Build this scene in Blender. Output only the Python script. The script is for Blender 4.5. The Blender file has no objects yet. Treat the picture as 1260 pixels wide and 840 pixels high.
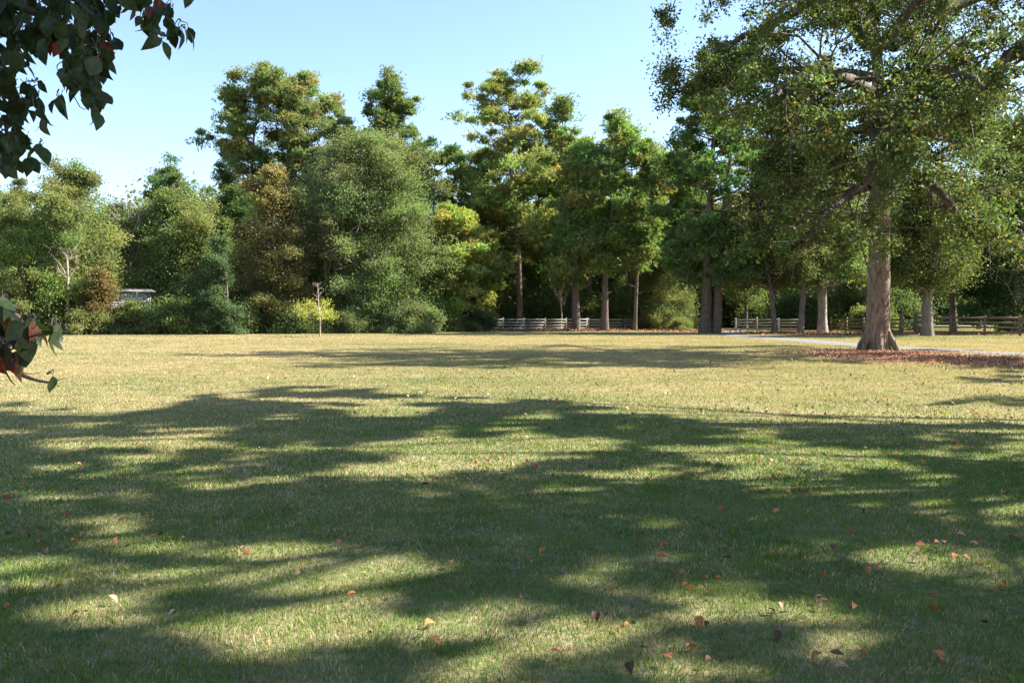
import bpy, math, random
import numpy as np
from mathutils import Vector

SC = bpy.context.scene
COL = SC.collection
R = math.radians
FPX, HY = 1091.0, 388.0          # focal length in photo pixels, horizon row
EYE = 1.6
SUN_AZ, SUN_EL = R(79), R(41)    # azimuth clockwise from +Y (away from the viewer)
SUNH = np.array([math.sin(SUN_AZ), math.cos(SUN_AZ)])
COT = 1.0 / math.tan(SUN_EL)

def wx(px, d): return (px - 630.0) / FPX * d
def wz(py, d): return (HY - py) / FPX * d + EYE
def gd(py): return EYE * FPX / (py - HY)
def at(px, py, d): return (wx(px, d), d, wz(py, d))

# ------------------------------------------------------------------ noise
def _h(ix, iy, seed):
    n = (ix.astype(np.int64) * 374761393 + iy.astype(np.int64) * 668265263 + seed * 974634777) & 0xffffffff
    n = ((n ^ (n >> 13)) * 1274126177) & 0xffffffff
    n = (n ^ (n >> 16)) & 0xffff
    return n / 65535.0
def vnoise(x, y, seed=0):
    x = np.asarray(x, float); y = np.asarray(y, float)
    ix, iy = np.floor(x), np.floor(y)
    fx, fy = x - ix, y - iy
    fx = fx * fx * (3 - 2 * fx); fy = fy * fy * (3 - 2 * fy)
    a = _h(ix, iy, seed); b = _h(ix + 1, iy, seed); c = _h(ix, iy + 1, seed); d = _h(ix + 1, iy + 1, seed)
    return (a * (1 - fx) + b * fx) * (1 - fy) + (c * (1 - fx) + d * fx) * fy
def fbm(x, y, seed=0, o=3):
    s = 0; a = 1; t = 0
    for k in range(o):
        s = s + a * vnoise(x * 2 ** k, y * 2 ** k, seed + 17 * k); t += a; a *= .5
    return s / t

# ------------------------------------------------------------------ mesh building
def nrm(v):
    return v / np.maximum(np.linalg.norm(v, axis=-1, keepdims=True), 1e-9)
class Geo:
    def __init__(s): s.V = []; s.Q = []; s.T = []; s.C = []; s.n = 0; s.smooth = False
    def add(s, v, q=None, t=None, c=(0.5, 0.5, 0.5)):
        v = np.asarray(v, float).reshape(-1, 3)
        c = np.asarray(c, float)
        if c.ndim == 1: c = np.tile(c, (len(v), 1))
        if q is not None and len(q): s.Q.append(np.asarray(q).reshape(-1, 4) + s.n)
        if t is not None and len(t): s.T.append(np.asarray(t).reshape(-1, 3) + s.n)
        s.V.append(v); s.C.append(c); s.n += len(v)
    def mesh(s, name, mat, origin=(0, 0, 0), smooth=False):
        V = np.concatenate(s.V) - np.asarray(origin); C = np.concatenate(s.C)
        Q = np.concatenate(s.Q) if s.Q else np.zeros((0, 4), int)
        T = np.concatenate(s.T) if s.T else np.zeros((0, 3), int)
        me = bpy.data.meshes.new(name)
        me.vertices.add(len(V)); me.vertices.foreach_set('co', V.astype(np.float32).ravel())
        me.loops.add(Q.size + T.size)
        me.loops.foreach_set('vertex_index', np.concatenate([Q.ravel(), T.ravel()]).astype(np.int32))
        me.polygons.add(len(Q) + len(T))
        st = np.concatenate([np.arange(len(Q)) * 4, Q.size + np.arange(len(T)) * 3]).astype(np.int32)
        me.polygons.foreach_set('loop_start', st)
        if smooth: me.polygons.foreach_set('use_smooth', np.ones(len(st), bool))
        me.update(calc_edges=True)
        a = me.color_attributes.new('Col', 'FLOAT_COLOR', 'POINT')
        a.data.foreach_set('color', np.concatenate([C, np.ones((len(C), 1))], 1).astype(np.float32).ravel())
        if mat: me.materials.append(mat)
        return me

def link(name, data, parent=None, loc=None, rotz=None):
    o = bpy.data.objects.new(name, data); COL.objects.link(o)
    if parent: o.parent = parent
    if loc is not None: o.location = loc
    if rotz is not None: o.rotation_euler = (0, 0, rotz)
    return o
def thing(name, label, cat, loc=(0, 0, 0), rotz=0, group=None):
    o = link(name, None, None, loc, rotz)
    o.empty_display_size = .3
    return tag(o, label, cat, group)
def tag(o, label, cat, group=None, kind=None):
    if label: o['label'] = label
    if cat: o['category'] = cat
    if group: o['group'] = group
    if kind: o['kind'] = kind
    return o

def smooth_path(pts, n):
    P = np.asarray(pts, float)
    if len(P) < 3:
        t = np.linspace(0, 1, n)[:, None]; return P[0] * (1 - t) + P[-1] * t
    E = np.vstack([2 * P[0] - P[1], P, 2 * P[-1] - P[-2]])
    out = []
    u = np.linspace(0, len(P) - 1 - 1e-6, n)
    for a in u:
        i = int(a); t = a - i
        p0, p1, p2, p3 = E[i], E[i + 1], E[i + 2], E[i + 3]
        out.append(.5 * ((2 * p1) + (-p0 + p2) * t + (2 * p0 - 5 * p1 + 4 * p2 - p3) * t * t + (-p0 + 3 * p1 - 3 * p2 + p3) * t ** 3))
    return np.array(out)
def tube(g, path, rad, sides=6, c=(.2, .16, .12), rng=None, lump=0.0):
    P = np.asarray(path, float); k = len(P)
    rad = np.interp(np.linspace(0, 1, k), np.linspace(0, 1, len(rad)), rad) if len(rad) != k else np.asarray(rad)
    T = nrm(np.gradient(P, axis=0))
    ref = np.where(np.abs(T[:, 2:3]) > .9, [[1., 0, 0]], [[0, 0, 1.]])
    if abs(T[0, 2]) > .75: ref = np.tile([1., 0.05, 0], (k, 1))
    else: ref = np.tile([0.05, 0, 1.], (k, 1)) if np.all(np.abs(T[:, 2]) < .97) else ref
    A = nrm(np.cross(T, ref)); B = nrm(np.cross(T, A))
    an = np.arange(sides) / sides * 2 * math.pi
    rr = rad[:, None] * np.ones(sides)
    if lump and rng is not None: rr = rr * (1 + lump * (rng.random((k, sides)) - .5))
    V = P[:, None] + rr[..., None] * (np.cos(an)[None, :, None] * A[:, None] + np.sin(an)[None, :, None] * B[:, None])
    i = np.arange(k - 1)[:, None] * sides; j = np.arange(sides)[None]; jn = (j + 1) % sides
    q = np.stack([i + j, i + jn, i + sides + jn, i + sides + j], -1).reshape(-1, 4)
    g.add(V.reshape(-1, 3), q=q, c=c)

def rdir(rng, n, up=0.0):
    v = rng.normal(size=(n, 3)); v = nrm(v); v[:, 2] += up
    return nrm(v)
def leaves(g, P, size, col, rng, asp=.62, up=.5):
    """small folded four-sided leaves at P, each with its own tint"""
    n = len(P)
    a = rdir(rng, n, -.25); nn = rdir(rng, n, up)
    b = nrm(np.cross(nn, a)); c2 = np.cross(a, b)
    L = (size * (0.65 + .7 * rng.random(n)))[:, None]; W = L * asp * .5
    V = np.stack([P, P + a * L * .45 + b * W + c2 * L * .1, P + a * L, P + a * L * .5 - b * W + c2 * L * .1], 1)
    q = np.arange(4 * n).reshape(n, 4)
    g.add(V.reshape(-1, 3), q=q, c=np.repeat(col, 4, 0))
def tufts(g, P, size, col, rng, k=6):
    """needle tufts: k narrow blades fanning out of each point"""
    n = len(P)
    ax = rdir(rng, n, .9)
    P2 = np.repeat(P, k, 0); m = n * k
    d = nrm(np.repeat(ax, k, 0) * .55 + rdir(rng, m))
    s = nrm(np.cross(d, rdir(rng, m)))
    L = (size * (.6 + .7 * rng.random(m)))[:, None]; W = L * .13
    V = np.stack([P2 - s * W, P2 + s * W, P2 + d * L], 1)
    g.add(V.reshape(-1, 3), t=np.arange(3 * m).reshape(m, 3), c=np.repeat(np.repeat(col, k, 0), 3, 0))
def tint(rng, base, n, v=.18, mixc=None, frac=0.0):
    c = np.asarray(base)[None] * (1 + v * rng.normal(size=(n, 1))) * (1 + .07 * rng.normal(size=(n, 3)))
    if mixc is not None and frac > 0:
        m = rng.random(n) < frac
        mc = np.asarray(mixc, float).reshape(-1, 3)
        c[m] = mc[rng.integers(0, len(mc), m.sum())] * (1 + .2 * rng.normal(size=(m.sum(), 1)))
    return np.clip(c, .008, .9)

# ------------------------------------------------------------------ materials
def mat(name):
    m = bpy.data.materials.new(name); m.use_nodes = True
    nt = m.node_tree; nt.nodes.clear()
    return m, nt, nt.nodes, nt.links
def N(ns, t, **kw):
    n = ns.new(t)
    for k, v in kw.items(): setattr(n, k, v)
    return n
def leaf_material(name, trans=.35, rough=.55, spec=.3, tcol=(1.14, 1.22, .6), nsc=1.5, namp=.12):
    m, nt, ns, L = mat(name)
    a = N(ns, 'ShaderNodeAttribute', attribute_name='Col')
    p = N(ns, 'ShaderNodeBsdfPrincipled'); p.inputs['Roughness'].default_value = rough
    p.inputs['Specular IOR Level'].default_value = spec
    t = N(ns, 'ShaderNodeBsdfTranslucent')
    mu = N(ns, 'ShaderNodeVectorMath', operation='MULTIPLY'); mu.inputs[1].default_value = tcol
    mx = N(ns, 'ShaderNodeMixShader'); mx.inputs[0].default_value = trans
    o = N(ns, 'ShaderNodeOutputMaterial')
    tc = N(ns, 'ShaderNodeTexCoord'); nz = N(ns, 'ShaderNodeTexNoise'); nz.inputs['Scale'].default_value = nsc; nz.inputs['Detail'].default_value = 3
    mr = N(ns, 'ShaderNodeMapRange'); mr.inputs['From Min'].default_value = .3; mr.inputs['From Max'].default_value = .7; mr.inputs['To Min'].default_value = 1 - namp; mr.inputs['To Max'].default_value = 1 + namp
    m0 = N(ns, 'ShaderNodeVectorMath', operation='SCALE')
    L.new(tc.outputs['Object'], nz.inputs['Vector']); L.new(nz.outputs['Fac'], mr.inputs['Value']); L.new(mr.outputs[0], m0.inputs['Scale']); L.new(a.outputs['Color'], m0.inputs[0])
    L.new(m0.outputs[0], p.inputs['Base Color']); L.new(m0.outputs[0], mu.inputs[0])
    L.new(mu.outputs[0], t.inputs['Color']); L.new(p.outputs[0], mx.inputs[1]); L.new(t.outputs[0], mx.inputs[2])
    L.new(mx.outputs[0], o.inputs['Surface'])
    return m
def rough_material(name, c1, c2, scale=(6, 6, 1.2), bump=.6, nscale=1.0, c3=None, dist=.03):
    m, nt, ns, L = mat(name)
    tc = N(ns, 'ShaderNodeTexCoord'); mp = N(ns, 'ShaderNodeMapping'); mp.inputs['Scale'].default_value = scale
    n1 = N(ns, 'ShaderNodeTexNoise'); n1.inputs['Scale'].default_value = nscale; n1.inputs['Detail'].default_value = 6; n1.inputs['Roughness'].default_value = .65
    vo = N(ns, 'ShaderNodeTexVoronoi'); vo.inputs['Scale'].default_value = nscale * 2.2
    cr = N(ns, 'ShaderNodeValToRGB'); cr.color_ramp.elements[0].position = .33; cr.color_ramp.elements[1].position = .68
    cr.color_ramp.elements[0].color = (*c1, 1); cr.color_ramp.elements[1].color = (*c2, 1)
    p = N(ns, 'ShaderNodeBsdfPrincipled'); p.inputs['Roughness'].default_value = .9; p.inputs['Specular IOR Level'].default_value = .15
    mix = N(ns, 'ShaderNodeMath', operation='ADD'); mlt = N(ns, 'ShaderNodeMath', operation='MULTIPLY'); mlt.inputs[1].default_value = .5
    b = N(ns, 'ShaderNodeBump'); b.inputs['Strength'].default_value = bump; b.inputs['Distance'].default_value = dist
    o = N(ns, 'ShaderNodeOutputMaterial')
    L.new(tc.outputs['Object'], mp.inputs[0]); L.new(mp.outputs[0], n1.inputs['Vector']); L.new(mp.outputs[0], vo.inputs['Vector'])
    L.new(n1.outputs['Fac'], cr.inputs[0])
    colout = cr.outputs[0]
    if c3 is not None:
        n2 = N(ns, 'ShaderNodeTexNoise'); n2.inputs['Scale'].default_value = .8; n2.inputs['Detail'].default_value = 3
        r2 = N(ns, 'ShaderNodeValToRGB'); r2.color_ramp.elements[0].position = .48; r2.color_ramp.elements[1].position = .62
        mx = N(ns, 'ShaderNodeMix', data_type='RGBA'); mx.inputs['B'].default_value = (*c3, 1)
        L.new(tc.outputs['Object'], n2.inputs['Vector']); L.new(n2.outputs['Fac'], r2.inputs[0]); L.new(r2.outputs[0], mx.inputs['Factor'])
        L.new(cr.outputs[0], mx.inputs['A']); colout = mx.outputs['Result']
    L.new(colout, p.inputs['Base Color'])
    L.new(vo.outputs['Distance'], mlt.inputs[0]); L.new(mlt.outputs[0], mix.inputs[0]); L.new(n1.outputs['Fac'], mix.inputs[1])
    L.new(mix.outputs[0], b.inputs['Height']); L.new(b.outputs[0], p.inputs['Normal']); L.new(p.outputs[0], o.inputs['Surface'])
    return m

M_LEAF = leaf_material('broadleaf_foliage', .5, .6, .12)
M_OAKLEAF = leaf_material('oak_foliage', .34, .6, .15)
M_NEEDLE = leaf_material('pine_needles', .5, .6, .12, (1.15, 1.22, .55))
M_GRASS = leaf_material('grass_blades', .3, .6, .2, (1.2, 1.25, .6))
M_DOG = leaf_material('dogwood_leaves', .3, .45, .35, (1.1, 1.3, .5), 70, .4)
M_DRY = leaf_material('dry_leaves', .12, .7, .2, (1.2, .9, .6), 6, .45)
M_OAKBARK = rough_material('oak_bark', (.10, .07, .052), (.34, .25, .185), (5, 5, 1.3), 1.0, 1.6, c3=(.20, .165, .12), dist=.08)
M_LIMB = rough_material('oak_limb_bark', (.045, .036, .03), (.19, .15, .12), (5, 5, 1.3), .8, 1.6, dist=.04)
M_PINEBARK = rough_material('pine_bark', (.065, .05, .04), (.21, .155, .125), (4, 4, 1.2), .9, 1.8, dist=.05)
M_GREYBARK = rough_material('grey_bark', (.10, .08, .065), (.24, .195, .16), (5, 5, 1), .6, 1.5)
M_PALEBARK = rough_material('pale_bark', (.19, .155, .125), (.44, .37, .31), (3, 3, .9), .4, 1.5)
M_TWIG = rough_material('dogwood_bark', (.06, .05, .045), (.16, .12, .10), (30, 30, 12), .4, 2, dist=.003)
M_RAILGREY = rough_material('weathered_grey_boards', (.20, .18, .155), (.42, .39, .34), (1.5, 9, 9), .3, 1.5, dist=.01)
M_RAILBROWN = rough_material('dark_brown_boards', (.07, .052, .036), (.24, .18, .12), (1.5, 9, 9), .3, 1.5, dist=.01)
M_WHITE = rough_material('white_painted_boards', (.66, .66, .64), (.84, .84, .82), (2, 2, 8), .1, 1.5, dist=.005)
M_ROOF = rough_material('grey_shingles', (.10, .10, .10), (.19, .18, .18), (3, 3, 3), .3, 3)
M_STRAW = rough_material('red_brown_straw', (.12, .065, .04), (.34, .19, .125), (3, 3, 3), .8, 3, dist=.05)
M_GRAVEL = rough_material('grey_gravel', (.10, .095, .095), (.23, .22, .22), (2, 2, 2), .6, 4, dist=.02)

# ------------------------------------------------------------------ camera, sky, sun
cam = bpy.data.cameras.new('camera'); co = link('camera', cam)
cam.sensor_width = 36; cam.lens = 36 * FPX / 1260; cam.clip_end = 4000; cam.clip_start = .05
co.location = (0, 0, EYE); co.rotation_euler = (R(90) - math.atan((420 - HY) / FPX), 0, 0)
SC.camera = co
w = bpy.data.worlds.new('World'); SC.world = w; w.use_nodes = True
bg = w.node_tree.nodes['Background']
sky = w.node_tree.nodes.new('ShaderNodeTexSky'); sky.sky_type = 'NISHITA'; sky.sun_disc = False
sky.sun_elevation = SUN_EL; sky.sun_rotation = SUN_AZ; sky.air_density = 1.0; sky.dust_density = .5; sky.ozone_density = 2.0
w.node_tree.links.new(sky.outputs[0], bg.inputs['Color']); bg.inputs['Strength'].default_value = .08
sl = bpy.data.lights.new('sun', 'SUN'); sl.energy = 5.0; sl.angle = R(.55); sl.color = (1.0, .945, .86)
so = link('sun', sl, loc=(40, 0, 60))
so.rotation_euler = Vector((SUNH[0] * math.cos(SUN_EL), SUNH[1] * math.cos(SUN_EL), math.sin(SUN_EL))).to_track_quat('Z', 'Y').to_euler()
SC.view_settings.view_transform = 'Standard'; SC.view_settings.look = 'None'
SC.view_settings.exposure = 1.98; SC.view_settings.gamma = 1
SC.render.engine = 'CYCLES'
SC.cycles.max_bounces = 6; SC.cycles.transparent_max_bounces = 4; SC.cycles.transmission_bounces = 4
SC.cycles.use_adaptive_sampling = False
SC.cycles.use_denoising = True

# ------------------------------------------------------------------ ground
DRIVE = smooth_path([(62, 10, 0), (36, 25, 0), (22.5, 35.4, 0), (19.3, 43.4, 0), (18.6, 52, 0), (18.4, 60, 0), (18.0, 67, 0), (18.3, 76, 0), (21.5, 87, 0), (27, 98, 0), (45, 122, 0)], 90)
def drive_dist(x, y):
    d = np.full(len(x), 1e9)
    for a in range(0, 90):
        p = DRIVE[a]; np.minimum(d, np.hypot(x - p[0], y - p[1]), out=d)
    return d
STRAW = [(15.0, 35, 3.3, 5.8), (19, 29.5, 4.4, 4.2), (17.5, 86, 3.0, 3.6), (24.8, 80.5, 5.0, 4.0), (31, 73, 8, 2.2), (8, 91, 12, 2.2), (-9, 88.5, 6, 1.6)]
def straw_in(x, y):
    s = np.zeros(len(x))
    for (cx, cy, rx, ry) in STRAW:
        q = ((x - cx) / rx) ** 2 + ((y - cy) / ry) ** 2
        s = np.maximum(s, np.clip(1.5 * (1.15 - q), 0, 1))
    return s
def dryness(x, y):
    d = np.hypot(x, y)
    b = .17 + .53 * np.clip((d - 8) / 16, 0, 1)
    n = fbm(x * .22 + 3, y * .22, 5) - .5
    n2 = 1.5 * (fbm(x * 1.6, y * 1.6, 9) - .5) + 1.1 * (vnoise(x * 6, y * 6, 91) - .5) * np.clip(1.4 - d / 14, 0, 1)
    band = fbm(x * .03 + 7, y * .16, 21) - .5
    return np.clip(b + .75 * n + .45 * n2 + .75 * band * np.clip((d - 15) / 20, 0, 1), .02, .97)

def ground_material():
    m, nt, ns, L = mat('lawn_ground')
    tc = N(ns, 'ShaderNodeTexCoord')
    def noise(scale, det, sc=(1, 1, 1)):
        mp = N(ns, 'ShaderNodeMapping'); mp.inputs['Scale'].default_value = sc
        n = N(ns, 'ShaderNodeTexNoise'); n.inputs['Scale'].default_value = scale; n.inputs['Detail'].default_value = det
        L.new(tc.outputs['Object'], mp.inputs[0]); L.new(mp.outputs[0], n.inputs['Vector']); return n.outputs['Fac']
    def ramp(f, a, b, ca, cb):
        r = N(ns, 'ShaderNodeValToRGB'); r.color_ramp.elements[0].position = a; r.color_ramp.elements[1].position = b
        r.color_ramp.elements[0].color = (*ca, 1); r.color_ramp.elements[1].color = (*cb, 1); L.new(f, r.inputs[0]); return r.outputs[0]
    base = ramp(noise(.25, 5, (.4, 1.6, 1)), .35, .65, (.13, .15, .06), (.31, .26, .14))
    fine = ramp(noise(14, 6), .35, .7, (.07, .06, .035), (.24, .20, .11))
    mx = N(ns, 'ShaderNodeMix', data_type='RGBA'); mx.inputs['Factor'].default_value = .45
    L.new(base, mx.inputs['A']); L.new(fine, mx.inputs['B'])
    p = N(ns, 'ShaderNodeBsdfPrincipled'); p.inputs['Roughness'].default_value = .95; p.inputs['Specular IOR Level'].default_value = .1
    b = N(ns, 'ShaderNodeBump'); b.inputs['Strength'].default_value = .8; b.inputs['Distance'].default_value = .03
    L.new(noise(20, 6), b.inputs['Height']); L.new(b.outputs[0], p.inputs['Normal'])
    o = N(ns, 'ShaderNodeOutputMaterial')
    L.new(mx.outputs['Result'], p.inputs['Base Color']); L.new(p.outputs[0], o.inputs['Surface'])
    return m
g = Geo(); S = 2000
g.add([(-S, -S, 0), (S, -S, 0), (S, S, 0), (-S, S, 0)], q=[(0, 1, 2, 3)])
tag(link('ground', g.mesh('ground', ground_material())), None, None, kind='structure')

rngd = np.random.default_rng(4)
g = Geo(); T = nrm(np.gradient(DRIVE, axis=0)); S2 = np.stack([T[:, 1], -T[:, 0], 0 * T[:, 0]], 1)
wv = 1.15 + .3 * (rngd.random((90, 2)) - .5)
V = np.stack([DRIVE - S2 * wv[:, :1], DRIVE - S2 * .4, DRIVE + S2 * .4, DRIVE + S2 * wv[:, 1:]], 1); V[..., 2] = .004
V[:, 1:3, 2] = .03
i = np.arange(89)[:, None] * 4 + np.arange(3)[None]
g.add(V.reshape(-1, 3), q=np.stack([i, i + 1, i + 5, i + 4], -1).reshape(-1, 4))
tag(link('driveway', g.mesh('driveway', M_GRAVEL, smooth=True)), None, None, kind='structure')

def straw_bed(k, cx, cy, rx, ry):
    rng = np.random.default_rng(50 + k); g = Geo()
    an = np.linspace(0, 2 * math.pi, 49)[:-1]
    rr = .8 + .35 * fbm(np.cos(an) * 2 + 5 + k, np.sin(an) * 2 + 5, 3)
    ring = np.stack([cx + rx * rr * np.cos(an) * .92, cy + ry * rr * np.sin(an) * .92, np.full(48, .008 + .004 * (k % 3))], 1)
    mid = np.stack([cx + rx * .45 * np.cos(an), cy + ry * .45 * np.sin(an), np.full(48, .06 if k < 2 else .03)], 1)
    V = np.vstack([ring, mid, [[cx, cy, .07 if k < 2 else .035]]])
    j = np.arange(48); jn = (j + 1) % 48
    g.add(V, q=np.stack([j, jn, 48 + jn, 48 + j], 1), t=np.stack([48 + j, 48 + jn, np.full(48, 96)], 1), c=(.2, .1, .05))
    n = int(min(24000, rx * ry * 900)) if k < 2 else int(rx * ry * 200)
    a = rng.random(n) * 2 * math.pi; r = np.abs(rng.normal(size=n)) * .62
    P = np.stack([cx + rx * r * np.cos(a), cy + ry * r * np.sin(a), .02 + .06 * rng.random(n)], 1)
    c = tint(rng, (.36, .17, .10), n, .3, [(.48, .31, .21), (.15, .08, .05)], .45)
    leaves(g, P, .085 if k < 2 else .2, c, rng, .4, 1.4)
    m = g.mesh('pine_straw_bed', M_STRAW); m.materials.append(M_DRY)
    nf = len(m.polygons); mi = np.zeros(nf, np.int32); mi[48:48 + n] = 1
    m.polygons.foreach_set('material_index', mi)
    tag(link('pine_straw', m), None, None, kind='stuff')
for k, s in enumerate(STRAW): straw_bed(k, *s)

# ------------------------------------------------------------------ grass
def grass_band(g, rng, d0, d1, rho, w, h, seg=2):
    ang = math.atan(.62)
    area = .5 * (d1 ** 2 - d0 ** 2) * 2 * ang * 1.0
    n = int(area * rho)
    th = (rng.random(n) * 2 - 1) * ang; r = np.sqrt(rng.random(n) * (d1 ** 2 - d0 ** 2) + d0 ** 2)
    x, y = r * np.sin(th), r * np.cos(th)
    keep = (drive_dist(x, y) > 1.0 + .5 * rng.random(n)) if d1 > 25 else np.ones(n, bool)
    keep &= (rng.random(n) > straw_in(x, y) * .93) | (y < 22)
    keep &= y < 120
    x, y = x[keep], y[keep]; n = len(x)
    dry = dryness(x, y); tall = .45 + .9 * fbm(x * 3.1, y * 3.1, 31) * (.6 + .8 * fbm(x * .7, y * .7, 32))
    isdry = rng.random(n) < dry
    green = tint(rng, (.115, .19, .032), n, .25)
    gc = fbm(x * .6, y * .6, 77)[:, None]
    green = green * (1 - .45 * gc) + np.array([.16, .21, .04]) * .45 * gc
    wd = (vnoise(x * 2.3 + 5, y * 2.3, 55) > .78)[:, None]; green = np.where(wd, green * np.array([.7, .85, .7]), green)
    straw = tint(rng, (.45, .34, .185), n, .24, [(.34, .25, .14), (.53, .43, .27)], .4)
    c = np.where(isdry[:, None], straw, green)
    far = np.clip((np.hypot(x, y) - 11) / 18, 0, .88)[:, None]
    mean = np.array([.13, .18, .05]) * (1 - dry[:, None]) + np.array([.47, .35, .20]) * dry[:, None]
    c = c * (1 - far) + mean * far
    H = h * tall * (.55 + .7 * rng.random(n)) * np.where(isdry, .85, 1)
    W = w * (.7 + .6 * rng.random(n))
    a = rng.random(n) * 2 * math.pi; la = fbm(x * 2.2 + 60, y * 2.2, 13, 2) * 14 + rng.normal(size=n) * 1.1; lean = H * (.15 + .95 * rng.random(n))
    s = np.stack([np.cos(a), np.sin(a), 0 * a], 1) * (W * .5)[:, None]
    ld = np.stack([np.cos(la), np.sin(la), 0 * a], 1)
    B = np.stack([x, y, np.full(n, -.002)], 1)
    up = np.array([0, 0, 1.])
    if seg == 2:
        M = B + up * (H * .6)[:, None] + ld * (lean * .3)[:, None]
        Tp = B + up * (H * (1 - .25 * rng.random(n)))[:, None] + ld * lean[:, None]
        V = np.stack([B - s, B + s, M + s * .85, M - s * .85, Tp], 1)
        i = np.arange(n)[:, None] * 5
        g.add(V.reshape(-1, 3), q=i + np.array([[0, 1, 2, 3]]), t=i + np.array([[3, 2, 4]]), c=np.repeat(c, 5, 0))
    else:
        Tp = B + up * H[:, None] + ld * (lean * .7)[:, None]
        V = np.stack([B - s, B + s, Tp], 1)
        g.add(V.reshape(-1, 3), t=np.arange(3 * n).reshape(n, 3), c=np.repeat(c, 3, 0))
rg = np.random.default_rng(11)
g = Geo()
grass_band(g, rg, 3.1, 5.5, 7200, .0032, .037)
grass_band(g, rg, 5.5, 8.5, 4200, .0045, .038)
grass_band(g, rg, 8.5, 13, 1900, .0075, .040)
grass_band(g, rg, 13, 20, 750, .014, .044, 1)
grass_band(g, rg, 20, 34, 520, .017, .045, 1)
grass_band(g, rg, 34, 60, 190, .03, .045, 1)
grass_band(g, rg, 60, 115, 60, .06, .05, 1)
tag(link('grass', g.mesh('grass', M_GRASS)), None, None, kind='stuff')

# ------------------------------------------------------------------ branching
def side_branches(rng, gb, path, r0, level, tips, length, upb=.15, nb=None, start=.25, leafy=None, sides=5, col=(.2, .16, .12)):
    """grow side branches out of a limb; tips collects points where foliage sits"""
    k = len(path)
    nb = nb or max(2, int(length * 1.1))
    for b in range(nb):
        t = start + (1 - start) * (b + rng.random() * .8) / nb
        i = min(k - 2, int(t * (k - 1)))
        o = path[i]; tg = nrm(path[i + 1] - path[i])
        d = nrm(tg * .7 + rng.normal(size=3) * np.array([.75, .75, .45]) + np.array([0, 0, upb]))
        L = length * (.30 + .30 * rng.random()) * (1.15 - t * .5)
        p1 = o + d * L * .5; p2 = o + nrm(d + rng.normal(size=3) * .35 + np.array([0, 0, upb * .5])) * L
        pp = smooth_path([o, p1, p2], 5)
        rr = r0 * (1 - .6 * t) * .45
        tube(gb, pp, [rr, rr * .35], sides, col)
        if level > 1:
            side_branches(rng, gb, pp, rr, level - 1, tips, L, upb, 3, .3, leafy, 4, col)
            tips.append(pp[-1])
        else:
            tips.append(pp[-1]); tips.append(pp[3]); tips.append(pp[2])

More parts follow.
